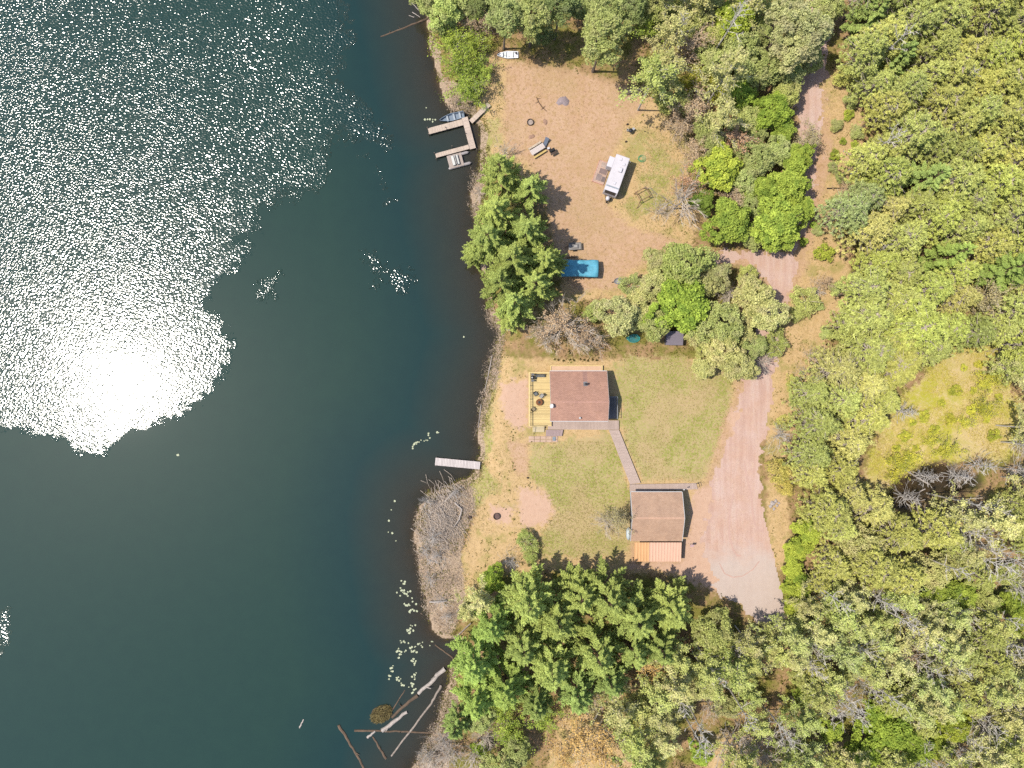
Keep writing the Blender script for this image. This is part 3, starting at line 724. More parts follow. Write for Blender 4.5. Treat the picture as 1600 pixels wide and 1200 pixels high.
T('white_pine', 'mid', (863,412,24), (742,395,22)); T('bud', 'tan', (878,506,30), (912,528,22), (848,520,18))
T('oak', 'olive', (1282,20,32), (1262,92,24)); T('oak', 'dark', (700,50,16), (850,58,18))
# ---- dead grey conifers and pale bare trunks: by the foot of the trunk
SNAG = [(1352,420),(1346,400),(1345,508),(1390,640),(1425,742),(1470,738),(1505,725),(1560,730),(1570,690),(1395,770),(1400,258),(1380,270)]
BIRCH = [(1452,159),(1345,117),(1330,258),(1105,98),(1040,88),(1118,78),(1505,940),(1510,966),(1258,900),(1322,903),(1235,1010),(1275,1050),(1230,1000),(1490,1085),(1530,1110),(1220,1165),(1275,1165),(1065,1080),(1040,1050),(1447,770),(1483,778),
         (1090,1010),(1340,930),(1420,1000),(1130,1060),(1180,1090),(1555,1080),(1380,960),(1420,860),(1470,850),(1330,1045),(1060,1100),(1130,20)]

FILL = [
 ([(1005,0),(1235,0),(1235,150),(1180,200),(1040,160),(1005,60)], [('oak','yel',3),('oak','olive',2),('willow','yel',1.5),('aspen','pale',2),('bud','tan',1)], (22,30)),
 ([(985,445),(1040,400),(1110,425),(1210,470),(1225,555),(1180,588),(1085,572),(1072,525),(1000,512)], [('oak','pale',3),('oak','olive',2),('thicket','olive',1.5),('oak','grey',1.5)], (20,30)),
 ([(670,0),(900,0),(900,40),(680,60)], [('oak','olive',3),('oak','dark',1),('oak','fresh',.7)], (24,30)),
 ([(1060,180),(1245,200),(1250,350),(1170,370),(1080,260)], [('oak','olive',2),('maple','yel',2),('bud','tan',1)], (20,26)),
 # polygon in the photo, (kind, hue, weight), radius range
 ([(1320,-25),(1640,-25),(1640,300),(1360,300),(1345,230),(1350,150)], [('red_pine','olive',5),('red_pine','yel',2),('red_pine','mid',2.5),('red_pine','fresh',1.5),('jack_pine','olive',1.5),('white_pine','olive',1),('jack_pine','dark',.6),('bud','tan',.5)], (27,37)),
 ([(1345,300),(1640,300),(1640,540),(1540,520),(1440,585),(1320,560),(1325,470),(1360,420)], [('red_pine','olive',4),('red_pine','mid',2),('red_pine','fresh',1.5),('jack_pine','pale',1.5),('jack_pine','olive',2),('white_pine','fresh',1),('jack_pine','dark',.5),('bud','olive',.6)], (26,36)),
 ([(1245,600),(1310,560),(1400,590),(1370,720),(1370,900),(1300,905),(1275,860),(1285,770),(1245,690)], [('jack_pine','pale',3.5),('jack_pine','olive',3),('jack_pine','mid',2.5),('jack_pine','grey',2),('red_pine','mid',1),('oak','pale',1)], (26,36)),
 ([(1370,800),(1460,810),(1470,900),(1370,910)], [('jack_pine','mid',3),('red_pine','mid',2),('oak','pale',2)], (26,34)),
 ([(1555,560),(1640,560),(1640,900),(1470,900),(1490,800),(1560,760)], [('aspen','pale',3),('oak','yel',2),('jack_pine','olive',2),('bud','tan',1.5),('tall_bare','none',1.5)], (19,27)),
 ([(1265,905),(1640,890),(1640,1215),(1230,1215),(1215,1100),(1225,980)], [('aspen','pale',4),('aspen','yel',4),('aspen','fresh',2),('jack_pine','olive',1.5),('jack_pine','mid',1.2),('oak','yel',2),('maple','yel',.8),('bud','tan',.8),('aspen','olive',2),('tall_bare','none',2.6)], (17,25)),
 ([(1050,1030),(1215,985),(1230,1230),(1010,1230),(960,1110)], [('aspen','yel',4),('aspen','pale',3),('oak','pale',2),('bud','gold',.7),('aspen','fresh',1),('tall_bare','none',1.8)], (17,25)),
 ([(720,1060),(960,1080),(1010,1200),(960,1120),(850,1110),(780,1215),(715,1150)], [('white_pine','olive',2),('oak','olive',2),('aspen','fresh',2)], (22,30)),
 ([(1030,-20),(1190,-20),(1180,60),(1050,60)], [('aspen','pale',2),('oak','yel',2),('aspen','fresh',1)], (22,28)),
 ([(655,-20),(1010,-20),(1010,2),(655,2)], [('oak','olive',2),('oak','dark',1)], (24,30)),
]

def inpoly(px, py, poly):
    c = False; n = len(poly)
    for i in range(n):
        ax, ay = poly[i]; bx, by = poly[(i+1) % n]
        if (ay > py) != (by > py) and px < (bx-ax)*(py-ay)/(by-ay)+ax: c = not c
    return c

def fill_forest():
    rnd = random.Random(11)
    for poly, kinds, (r0, r1) in FILL:
        xs = [p[0] for p in poly]; ys = [p[1] for p in poly]
        for _ in range(2500):
            px, py = rnd.uniform(min(xs), max(xs)), rnd.uniform(min(ys), max(ys))
            if not inpoly(px, py, poly): continue
            r = rnd.uniform(r0, r1)
            if float(poly_sd(np.array([px]), np.array([py]), Z_YEL[0])[0]) > -.62*r: continue
            if any((px-t[0])**2+(py-t[1])**2 < (FILLK*(r+t[2]))**2 for t in TREES if t[3] not in ('silver', 'shrub')): continue
            if any((px-a)**2+(py-b)**2 < (c+.9*r)**2 for a, b, c in CLEAR): continue
            k = rnd.choices(kinds, [q[2] for q in kinds])[0]
            TREES.append((px, py, r, k[0], k[1]))
FILLK = .62
CLEAR = [(1085,1165,34),(1110,1190,30),(915,1140,20),(880,1120,20),(1590,640,26),(1590,740,26),(1560,660,18),(1205,1105,14),(1560,770,18),(1225,1060,10),(1530,790,16),(1180,1060,10),(990,529,10), (1054,538,17), (1270,170,20), (1215,400,16), (1200,430,14), (1210,580,20), (1255,560,8), (1105,400,8)]

LANDMARKS = [('the white camper', 964, 272), ('the cabin roof', 905, 620), ('the garage', 1028, 806), ('the blue tarp shelter', 905, 418), ('the U-shaped dock', 715, 210), ('the straight plank dock', 715, 724),
 ('the white rowboat', 792, 87), ('the dark pond', 1455, 755), ('the yellow clearing', 1460, 640), ('the grey-roofed shed', 1054, 530), ('the teal paddling pool', 990, 529),
 ('the orange lean-to roof', 1028, 862), ('the shore brush pile', 690, 815), ('the lake tussock', 596, 1115), ('the driveway turning place', 1165, 880), ("the driveway's north bend", 1205, 425),
 ('the fire ring by the dock', 828, 191), ("the photo's top right corner", 1600, 0), ("the photo's bottom right corner", 1600, 1200), ("the photo's right edge", 1600, 600), ("the photo's top centre", 800, 0),
 ("the photo's bottom centre", 800, 1200), ("the track at the photo's top", 1285, 0), ('the broken wooden frame', 1003, 308), ('the trackside grey log', 1360, 185)]
ORD = ['nearest', 'second nearest', 'third nearest', 'fourth nearest', 'fifth nearest', 'sixth nearest', 'seventh nearest', 'eighth nearest', 'ninth nearest', 'tenth nearest', 'eleventh nearest', 'twelfth nearest', 'thirteenth nearest', 'fourteenth nearest', 'fifteenth nearest', 'sixteenth nearest']+[q+' nearest' for q in ('seventeenth', 'eighteenth', 'nineteenth', 'twentieth')]
def label_all(items):
    """items: [object, phrase, px, py]; ranks each by distance to the landmark it is closest to, among its own kind"""
    by = {}
    for it in items: by.setdefault(it[1], []).append(it)
    for phrase, its in by.items():
        if len(its) == 1:
            o, _, px, py = its[0]; l = min(LANDMARKS, key=lambda q: math.hypot(q[1]-px, q[2]-py))
            o['label'] = f"the only {phrase}, standing near {l[0]}"; continue
        for o, _, px, py in its:
            best = None
            for nm, lx, ly in LANDMARKS:
                d = math.hypot(lx-px, ly-py)
                rank = sum(math.hypot(lx-q[2], ly-q[3]) < d for q in its)
                k = rank+d/900.0
                if best is None or k < best[0]: best = (k, nm, rank)
            t = f"{phrase} standing {ORD[min(best[2], 19)]} to {best[1]}"
            o['label'] = t

def place_trees():
    rnd = random.Random(5); items = []; first = {}
    def put(kind, hue, x, y, s, px, py, sz=1.0):
        var = rnd.randrange(len(PROTO[kind])); cm, tm, bm, R, zc, Hh = PROTO[kind][var]
        ph, nm, cat, grp = KIND[kind]; word, mul = HUE[hue]
        key = (kind, var)
        if key not in first:
            root = thing(nm, 'x', cat, (0, 0, 0), 0, grp)
            link('trunk' if kind not in ('shrub', 'thicket', 'willow', 'silver') else 'stems', tm, root)
            if bm: link('branches', bm, root)
            if cm: link('crown', cm, root)
            first[key] = root
        else: root = copy_tree(first[key])
        root.location = (x, y, gz(x, y)-.02); root.rotation_euler = (rnd.gauss(0, .025), rnd.gauss(0, .025), rnd.uniform(0, 6.28))
        root.scale = (s, s, s*sz*rnd.uniform(.93, 1.08)); root['group'] = grp
        j = rnd.uniform(.86, 1.14); jc = rnd.uniform(.975, 1.025)
        for c in root.children:
            if c.name.startswith('crown'): c.color = (mul[0]*j*jc, mul[1]*j, mul[2]*j/jc, 1)
        size = 'large ' if s*R > 3.7 else 'small ' if s*R < 2.35 and kind in ('maple', 'oak', 'aspen', 'red_pine', 'jack_pine', 'white_pine', 'bud', 'bare') else ''
        items.append((root, (size+word+' '+ph).replace('  ', ' ').strip(), px, py))
    for px, py, r, kind, hue in TREES:
        R, zc = PROTO[kind][0][3:5]
        s = r*.1/R
        for _ in range(4): s = r*.1*(H-zc*s-.6)/H/R
        s = max(.35, min(1.5, s))
        x, y = P(px, py, zc*s+.6)
        put(kind, hue, x, y, s, px, py)
    for px, py in SNAG: x, y, z = G(px, py); put('grey_snag', 'none', x, y, rnd.uniform(.7, 1.0), px, py)
    for px, py in BIRCH: x, y, z = G(px, py); put('dead_birch', 'none', x, y, rnd.uniform(.85, 1.15), px, py)
    label_all(items)
    return items

# ---- ground cover nobody could count
def ground_cover():
    rng = np.random.default_rng(77)
    def scatter(n, polys=None, fn=None, box=(-22, 82, -62, 62)):
        out = []
        tot = 0
        while tot < n:
            x = rng.uniform(box[0], box[1], n*3); y = rng.uniform(box[2], box[3], n*3); d = shore_d(x, y)
            k = fn(x, y, d) if fn else np.ones(len(x))
            if polys is not None: k = k*zone(x, y, polys, .8)
            q = rng.random(len(x)) < k
            out.append(np.stack([x[q], y[q], height(x[q], y[q], d[q])], 1)); tot += q.sum()
            if tot == 0: break
        return np.concatenate(out)[:n]
    def drop_built(x, y):
        m = np.ones(len(x))
        for p in BUILT+[DRIVE]: m *= (poly_sd(x, y, pp(p)) < .1)
        return m
    def tufts(name, lm, c, size, asp, h, per, upright, label):
        n = len(c); cc = np.repeat(c, per, 0); cc[:, :2] += rng.normal(0, h*.45, (n*per, 2)); cc[:, 2] += h*.35*rng.uniform(.3, 1.2, n*per)
        ax = rng.normal(size=(n*per, 3))*(1-upright)+np.array((0, 0, upright))
        v, f = cards(cc, size, asp, .3, ax, rng)
        t = np.clip(np.repeat(rng.normal(.5, .25, n), per)+rng.normal(0, .15, n*per), 0, 1)
        tag(link(name, np_mesh(name, v, f, lm, t)), label, None, kind='stuff')
    lg = leaf_mat('grass_blades', C(158,154,72,1.2), C(222,200,138,1.3), .3)
    ly = leaf_mat('yellow_grass', C(206,188,70,1.35), C(240,218,158,1.3), .3)
    lr = leaf_mat('dry_reeds', C(196,172,150,1.3), C(238,216,190,1.3), .3)
    lu = leaf_mat('undergrowth_leaves', C(120,120,52), C(196,184,104), .35)
    ld = leaf_mat('fallen_leaves', C(140,104,78), C(214,176,134), .1)
    g = lambda x, y, d: (d > .5)*drop_built(x, y)*(fbm(x, y, 4, 90) > .38)
    tufts('lawn_grass', lg, scatter(11000, Z_GRASS, g), .08, .4, .12, 2, .35, 'short patchy grass on the lawns')
    g = lambda x, y, d: (d > .5)*drop_built(x, y)*sst(.4, .65, fbm(x, y, 3, 91))*(1-zone(x, y, Z_SAND+Z_PALE, .8)*.98)
    tufts('dry_grass', lg, scatter(9000, Z_DRY, g), .085, .4, .16, 2, .45, 'dry weeds and grass on bare soil')
    tufts('meadow_grass', ly, scatter(7000, Z_YEL, lambda x, y, d: sst(.25, .6, fbm(x, y, 2.5, 92))), .12, .35, .3, 3, .6, 'tall yellow grass in the clearing')
    tufts('reeds', lr, scatter(5500, Z_REED, lambda x, y, d: (d > -.9)*sst(.3, .55, fbm(x, y, 1.8, 93))), .2, .14, .5, 3, .65, 'dry reeds along the shore')
    sl = lambda x, y, d: (d > -.5)*(d < 1.6)*sst(.35, .6, fbm(x, y, 2.0, 94))
    tufts('shore_plants', lu, scatter(3500, None, sl, (-20, 0, -62, 62)), .12, .4, .25, 3, .5, 'weeds at the water line')
    fo = lambda x, y, d: (d > .8)*drop_built(x, y)*(1-np.maximum.reduce([zone(x, y, q, .5) for q in (Z_SAND, Z_PALE, Z_GRASS, Z_YEL)]))*(poly_sd(x, y, PONDP) < -.3)*sst(.33, .55, fbm(x, y, 3.0, 95))*(1-.75*zone(x, y, Z_DRY, .5))
    tufts('undergrowth', lu, scatter(16000, None, fo), .15, .5, .45, 3, .3, 'leafy undergrowth on the forest floor')
    ft = lambda x, y, d: (d > .8)*drop_built(x, y)*sst(.42, .6, fbm(x, y, 4, 97))
    tufts('fallen_twigs', leaf_mat('dead_twigs', C(120,92,74), C(206,186,168), .05), scatter(1500, Z_DRY+Z_SAND, ft), .28, .07, .03, 1, .02, 'small dead twigs scattered on the ground')
    lf = lambda x, y, d: (d > .8)*drop_built(x, y)*(1-zone(x, y, Z_GRASS, .5)*.7)*sst(.4, .7, fbm(x, y, 2.2, 96))
    tufts('leaf_litter', ld, scatter(9000, None, lf), .07, .6, .03, 2, .05, 'fallen leaves and needles')
BUILT = [[(822,565),(975,565),(975,690),(822,690)], [(950,660),(968,660),(1003,756),(984,760)], [(982,752),(1092,752),(1092,768),(1072,850),(1066,880),(988,880),(982,800)], [(922,238),(990,238),(990,310),(922,310)], [(872,402),(938,402),(938,434),(872,434)], [(824,218),(870,218),(870,246),(824,246)]]

# ------------------------------------------------------------------ built things
def local(px, py, z, o, rz=0):
    """photo pixel at height z -> coordinates local to a thing at o turned by rz"""
    x, y = P(px, py, z); x -= o[0]; y -= o[1]
    c, s = math.cos(-rz), math.sin(-rz); return (x*c-y*s, x*s+y*c)

def boards(mb, x0, x1, y0, y1, z0, z1, w=.14, gap=.012, along='x'):
    """decking boards running along x or y"""
    a, b = (y0, y1) if along == 'x' else (x0, x1)
    n = max(1, round((b-a)/w)); st = (b-a)/n
    for i in range(n):
        u0, u1 = a+i*st+gap/2, a+(i+1)*st-gap/2; dz = random.uniform(-.004, .004)
        if along == 'x': mb.box(x0+random.uniform(0, .02), x1-random.uniform(0, .02), u0, u1, z0, z1+dz)
        else: mb.box(u0, u1, y0+random.uniform(0, .02), y1-random.uniform(0, .02), z0, z1+dz)

def plank_mat(name, col, w, var=.22, axis=1, rough=.8, rot=0.0):
    """each board its own shade, grain along it"""
    m, nt, out = nodes(name)
    b = N(nt, 'ShaderNodeBsdfPrincipled'); b.inputs['Roughness'].default_value = rough; b.inputs['Specular IOR Level'].default_value = .2
    tc = N(nt, 'ShaderNodeTexCoord').outputs['Object']
    if rot:
        mp0 = N(nt, 'ShaderNodeMapping'); mp0.inputs['Rotation'].default_value = (0, 0, rot); nt.links.new(tc, mp0.inputs[0]); tc = mp0.outputs[0]
    sx = N(nt, 'ShaderNodeSeparateXYZ'); nt.links.new(tc, sx.inputs[0])
    idx = math_(nt, 'FLOOR', math_(nt, 'DIVIDE', sx.outputs[axis], w))
    wn = N(nt, 'ShaderNodeTexWhiteNoise', noise_dimensions='1D'); nt.links.new(idx, wn.inputs['W'])
    mp = N(nt, 'ShaderNodeMapping'); s = [1.5, 1.5, 1.5]; s[axis] = 14; mp.inputs['Scale'].default_value = s; nt.links.new(tc, mp.inputs[0])
    c = mixc(nt, wn.outputs['Value'], sc_(col, 1-var), sc_(col, 1+var))
    c = mixc(nt, rmp01(nt, noise(nt, 1.5, 4, .65, mp.outputs[0]), .35, .7), mixc(nt, 1.0, c, (.82,.8,.78,1), 'MULTIPLY'), c)
    c = mixc(nt, math_(nt, 'MULTIPLY', rmp01(nt, noise(nt, .7, 3, .6, tc), .5, .72), .35), c, mixc(nt, 1.0, c, (.72,.7,.7,1), 'MULTIPLY'))
    nt.links.new(c, b.inputs['Base Color']); nt.links.new(b.outputs[0], out.inputs[0]); return m

def shingle_mat(name, c1, c2, scale=1.0):
    m, nt, out = nodes(name)
    b = N(nt, 'ShaderNodeBsdfPrincipled'); b.inputs['Roughness'].default_value = .95; b.inputs['Specular IOR Level'].default_value = .12
    tc = N(nt, 'ShaderNodeTexCoord').outputs['Object']
    br = N(nt, 'ShaderNodeTexBrick'); br.inputs['Scale'].default_value = scale; br.inputs['Color1'].default_value = sc_(c1, .94); br.inputs['Color2'].default_value = sc_(c2, 1.03)
    br.inputs['Mortar'].default_value = sc_(c1, .78); br.inputs['Mortar Size'].default_value = .02; br.inputs['Brick Width'].default_value = .33; br.inputs['Row Height'].default_value = .15
    br.inputs['Bias'].default_value = 0.0
    nt.links.new(tc, br.inputs['Vector'])
    c = mixc(nt, rmp01(nt, noise(nt, .5, 5, .65, tc), .35, .68), mixc(nt, 1.0, br.outputs[0], (.84,.84,.86,1), 'MULTIPLY'), br.outputs[0])
    mp = N(nt, 'ShaderNodeMapping'); mp.inputs['Scale'].default_value = (3, .35, 1); nt.links.new(tc, mp.inputs[0])
    c = mixc(nt, math_(nt, 'MULTIPLY', rmp01(nt, noise(nt, 1, 4, .6, mp.outputs[0]), .5, .75), .3), c, mixc(nt, 1.0, c, (1.2,1.15,1.1,1), 'MULTIPLY'))
    c = mixc(nt, rmp01(nt, noise(nt, 9, 2, .7, tc), .3, .6), mixc(nt, 1.0, c, (.86,.86,.86,1), 'MULTIPLY'), c)
    c = mixc(nt, math_(nt, 'MULTIPLY', rmp01(nt, noise(nt, 1.1, 5, .75, tc), .52, .66), .35), c, mixc(nt, 1.0, c, (.74,.74,.76,1), 'MULTIPLY'))
    c = mixc(nt, math_(nt, 'MULTIPLY', rmp01(nt, noise(nt, 4.5, 2, .6, tc), .66, .7), .6), c, C(160,128,84))
    nt.links.new(c, b.inputs['Base Color'])
    bp = N(nt, 'ShaderNodeBump'); bp.inputs['Strength'].default_value = .35; bp.inputs['Distance'].default_value = .02
    nt.links.new(br.outputs['Fac'], bp.inputs['Height']); bp.invert = True; nt.links.new(bp.outputs[0], b.inputs['Normal'])
    nt.links.new(b.outputs[0], out.inputs[0]); return m

def chair(name, label, loc, rz, m, fm, group=None):
    t = thing(name, label, 'chair', loc, rz, group)
    s = MB(); s.box(-.26, .26, -.25, .25, .40, .44, 0, .03); s.build('seat', m, t)
    b = MB(); b.slab([(-.26, .22, .44), (.26, .22, .44), (.26, .42, .95), (-.26, .42, .95)], .04); b.build('backrest', m, t)
    for x in (-.24, .24):
        for y in (-.23, .24):
            l = MB(); l.tube([(x*1.1, y*1.1, 0), (x, y, .40)], .018); l.build('leg', fm, t)
        a = MB(); a.tube([(x*1.15, -.25, .42), (x*1.15, -.25, .64), (x*1.15, .3, .66)], .02); a.build('armrest', fm, t)
    return t

def build_cabin():
    zg = .75; o = (9.9, -1.5)
    t = thing('cabin', 'lakeside cabin with reddish brown shingle roof and yellow wooden deck', 'cabin', (o[0], o[1], 0))
    wallm = mat('cabin_siding', C(150,118,92), var=.12, streak=(1, 1, 8)); roofm = shingle_mat('brown_shingles', C(198,152,130,1.24), C(206,160,138,1.24))
    trim = mat('white_trim', C(225,222,220), var=.06); dark = mat('dark_glass', C(52,60,66), rough=.15, spec=.5); metal = mat('grey_flashing', C(150,148,150), rough=.5)
    X0, X1 = 5.75-o[0], 14.42-o[0]; yn, yr, ys = 1.95-o[1], -2.66-o[1], -5.55-o[1]; zn, zr, zs = 3.0, 5.35, 4.25
    def zroof(y): return zn+(zr-zn)*(yn-y)/(yn-yr) if y > yr else zs+(zr-zs)*(y-ys)/(yr-ys)
    e = .4
    w = MB(); wx0, wx1, wy0, wy1 = X0+e, X1-.3, ys+e, yn-e
    for xx in ((wx0, wx0+.15), (wx1-.15, wx1)):
        for a, b in ((wy0, yr), (yr, wy1)):
            w.prism([(xx[0], a), (xx[1], a), (xx[1], b), (xx[0], b)], .3, lambda x, y: zroof(y)-.16)
    for a, b in ((wy0, wy0+.15), (wy1-.15, wy1)):
        w.prism([(wx0+.15, a), (wx1-.15, a), (wx1-.15, b), (wx0+.15, b)], .3, lambda x, y: zroof(y)-.16)
    w.build('wall', wallm, t)
    r = MB(); r.slab([(X0, yr, zr), (X1, yr, zr), (X1, yn, zn), (X0, yn, zn)], .12); rf = r.build('roof', roofm, t)
    r = MB(); r.slab([(X0, ys, zs), (X1, ys, zs), (X1, yr-.005, zr), (X0, yr-.005, zr)], .12); r.build('roof', roofm, t)
    rc = MB(); rc.slab([(X0, yr-.14, zroof(yr-.14+o[1]-o[1])+.03), (X1, yr-.14, zr-.02), (X1, yr+.0, zr+.035), (X0, yr+.0, zr+.035)], .03)
    rc.slab([(X0, yr, zr+.035), (X1, yr, zr+.035), (X1, yr+.14, zr-.04), (X0, yr+.14, zr-.04)], .03); rc.build('ridge_cap', shingle_mat('ridge_shingles', C(202,156,136,1.3), C(212,164,144,1.3)), rf)
    f = MB()
    for xx in (X0-.03, X1+.003):
        f.slab([(xx, yr, zr+.02), (xx+.03, yr, zr+.02), (xx+.03, yn, zn+.02), (xx, yn, zn+.02)], .2)
        f.slab([(xx, ys, zs+.02), (xx+.03, ys, zs+.02), (xx+.03, yr, zr+.02), (xx, yr, zr+.02)], .2)
    f.build('bargeboard', trim, t)
    f = MB(); f.box(X0, X1, yn+.003, yn+.1, zn-.16, zn-.03); f.build('gutter', trim, t); f = MB(); f.box(X0, X1, ys-.1, ys-.003, zs-.16, zs-.03); f.build('gutter', trim, t)
    # chimney, vents, dish
    x, y = local(915, 600, 4.3, o); c = MB(); c.lathe([(.11, zroof(y)-.1), (.11, zroof(y)+.75), (.2, zroof(y)+.78), (.2, zroof(y)+.86), (.05, zroof(y)+.98)], 14, x, y); ch = c.build('chimney', mat('black_flue', C(70,66,66), rough=.5), t)
    c = MB(); c.slab([(x-.3, y-.32, zroof(y-.32)+.03), (x+.3, y-.32, zroof(y-.32)+.03), (x+.3, y+.35, zroof(y+.35)+.03), (x-.3, y+.35, zroof(y+.35)+.03)], .02); c.build('flashing', metal, ch)
    c = MB(); c.slab([(x-.32, y+.36, zroof(y+.36)+.012), (x+.32, y+.36, zroof(y+.36)+.012), (x+.36, yn-.1, zroof(yn-.1)+.012), (x-.36, yn-.1, zroof(yn-.1)+.012)], .01); c.build('soot_streak', shingle_mat('streaked_shingles', C(178,138,124,1.25), C(190,148,132,1.25)), ch)
    x, y = local(906, 653, 4.7, o); c = MB(); c.lathe([(.12, zroof(y)-.1), (.12, zroof(y)+.35), (.15, zroof(y)+.36), (.15, zroof(y)+.45)], 12, x, y); c.build('vent_pipe', trim, t)
    x, y = local(862.8, 633, 5.5, o); d = MB(); d.tube([(x-.1, y, zroof(y)-.05), (x-.1, y, zroof(y)+.5)], .03); dp = d.build('dish_mount', metal, t)
    n = 14; vs = [(x+.02, y, zroof(y)+.5)]; fs = []
    for rr, dz in ((.18, .03), (.34, .12)):
        for k in range(n):
            a = 2*PI*k/n; vs.append((x+.02+rr*.8*math.cos(a)-dz, y+rr*math.sin(a)-dz, zroof(y)+.5+.45*rr*math.cos(a)+dz))
    for k in range(n): m_ = (k+1) % n; fs += [(0, 1+k, 1+m_), (1+k, 1+n+k, 1+n+m_, 1+m_)]
    d = MB(); d.add(vs, fs); d.build('satellite_dish', mat('white_dish', C(240,238,236), rough=.4), dp)
    # windows and doors in the walls
    for yy, ww in ((-1.0, 1.6), (1.6, 1.4), (-3.0, 1.2)):
        for xx in (wx0-.04, wx1):
            q = MB(); q.box(xx, xx+.04, yy-ww/2, yy+ww/2, 1.7, 2.75); win = q.build('window', trim, t)
            q = MB(); q.box(xx-.012 if xx < 0 else xx+.02, xx+.02 if xx < 0 else xx+.052, yy-ww/2+.08, yy+ww/2-.08, 1.78, 2.67); q.build('pane', dark, win)
    for xx in (-2.5, 1.8):
        q = MB(); q.box(xx, xx+1.3, wy0-.04, wy0, 1.8, 2.9); win = q.build('window', trim, t)
        q = MB(); q.box(xx+.08, xx+1.22, wy0-.052, wy0-.02, 1.88, 2.82); q.build('pane', dark, win)
    q = MB(); q.box(-.3, .6, wy0-.05, wy0, .8, 2.85); dr = q.build('door', mat('door_paint', C(120,100,88)), t); q = MB(); q.tube([(.5, wy0-.05, 1.8), (.5, wy0-.12, 1.8)], .04); q.build('handle', metal, dr)
    # west deck
    dk = plank_mat('yellow_deck_boards', C(240,212,150,1.12), .14, .16, axis=1); frame = mat('deck_frame', C(242,214,152,1.2), var=.15)
    dz = 1.35; dx0, dy1 = local(826.5, 581.5, dz, o); dx1, dy0 = local(858, 666, dz, o); dx1 = wx0-.03
    d = MB(); boards(d, dx0, dx1, dy0, dy1, dz-.04, dz, .14, .012, 'x'); deck = d.build('deck', dk, t)
    for i in range(4):
        for xx in (dx0+.2, dx1-.3):
            yy = dy0+.2+(dy1-dy0-.4)*i/3; q = MB(); q.box(xx-.07, xx+.07, yy-.07, yy+.07, -.2, dz-.24); q.build('post', frame, deck)
    q = MB(); 
    for yy in (dy0+.1, (dy0+dy1)/2, dy1-.1): q.box(dx0+.03, dx1, yy-.04, yy+.04, dz-.24, dz-.045)
    q.box(dx0-.04, dx0+.026, dy0, dy1, dz-.24, dz+.0); q.build('joist', frame, deck)
    q = MB(); 
    def rail(xa, ya, xb, yb):
        q.box(min(xa, xb)-.05, max(xa, xb)+.05, min(ya, yb)-.05, max(ya, yb)+.05, dz+.92, dz+.96)
        q.box(min(xa, xb)-.02, max(xa, xb)+.02, min(ya, yb)-.02, max(ya, yb)+.02, dz+.12, dz+.18)
        L = math.hypot(xb-xa, yb-ya); k = int(L/.14)
        for i in range(1, k): u = i/k; q.box(xa+(xb-xa)*u-.015, xa+(xb-xa)*u+.015, ya+(yb-ya)*u-.015, ya+(yb-ya)*u+.015, dz+.18, dz+.92)
    rail(dx0+.08, dy0+.08, dx0+.08, dy1-.08); rail(dx0+.2, dy1-.08, dx1-.1, dy1-.08); rail(dx0+.2, dy0+.08, dx1-1.2, dy0+.08)
    for px_, py_ in ((dx0+.08, dy0+.08), (dx0+.08, dy1-.08), (dx0+.08, (dy0+dy1)/2), (dx0+.08, dy0+(dy1-dy0)*.25), (dx0+.08, dy0+(dy1-dy0)*.75), (dx1-.1, dy1-.08)): q.box(px_-.05, px_+.05, py_-.05, py_+.05, dz, dz+.917)
    q.build('railing', frame, deck)
    sm = plank_mat('stair_boards', C(232,214,176), .28, .1, axis=1)
    sx0, sy1 = local(832, 668.5, 1.0, o); sx1, sy0 = local(850.5, 680.5, .8, o)
    q = MB()
    for i in range(4): q.box(sx0, sx1, dy0-.06-.3*(i+1)+.012, dy0-.06-.3*i, dz-.2*(i+1)-.04, dz-.2*(i+1))
    st = q.build('stair', sm, t)
    q = MB(); q.tube([(sx0, dy0-.1, dz+.85), (sx0, dy0-1.3, .9+.2)], .035); q.tube([(sx0, dy0-.1, dz-.2), (sx0, dy0-.1, dz+.86)], .035); q.tube([(sx0, dy0-1.25, .3), (sx0, dy0-1.25, 1.15)], .035); q.build('handrail', frame, st)
    # north landing
    nz = 1.0; a = local(860, 571, nz, o); b = local(941.5, 581, nz, o)
    d = MB(); boards(d, a[0]+.13, b[0]-.17, yn-e+.02, a[1]-.12, nz-.04, nz, .14, .01, 'x'); nd = d.build('landing', plank_mat('pink_boards', C(238,200,168,1.2), .14, .07), t)
    q = MB(); q.box(a[0], b[0], a[1]-.1, a[1], .2, nz+.12); q.box(a[0], a[0]+.11, yn-e+.02, a[1]-.103, .2, nz+.12); q.box(b[0]-.16, b[0], yn-e+.02, a[1]-.103, .2, nz+.12); q.build('rim', frame, nd)
    # east porch in the shade of the gable
    pz = 1.2; a = local(952, 620, pz, o); b = local(963.3, 657, pz, o); gm = mat('grey_paint', C(170,174,180), var=.1)
    d = MB(); boards(d, wx1+.02, b[0], ys+.2, a[1], pz-.04, pz, .14, .012, 'y'); pc = d.build('porch', plank_mat('grey_porch_boards', C(150,144,142), .14, .12, axis=0), t)
    q = MB(); q.box(wx1+.02, b[0]+.03, a[1]-.03, a[1]+.05, pz+.85, pz+.92); q.box(b[0]-.04, b[0]+.04, ys+.2, a[1]-.033, pz+.85, pz+.92)
    yy = ys+.3
    while yy < a[1]: q.box(b[0]-.025, b[0]+.025, yy-.025, yy+.025, .2, pz+.847); yy += .45
    q.build('railing', gm, pc)
    # furniture on the deck
    gfab = mat('grey_cushion', C(128,132,132), var=.15); blk = mat('black_metal', C(52,50,50), rough=.5); tan = mat('tan_cushion', C(168,150,118), var=.15)
    def D(px, py): x, y = P(px, py, dz); return (x, y, dz+.006)
    chair('deck_chair', 'grey deck chair north of the round brown table', D(837, 615.5), .5, gfab, blk, 'chairs on the cabin deck')
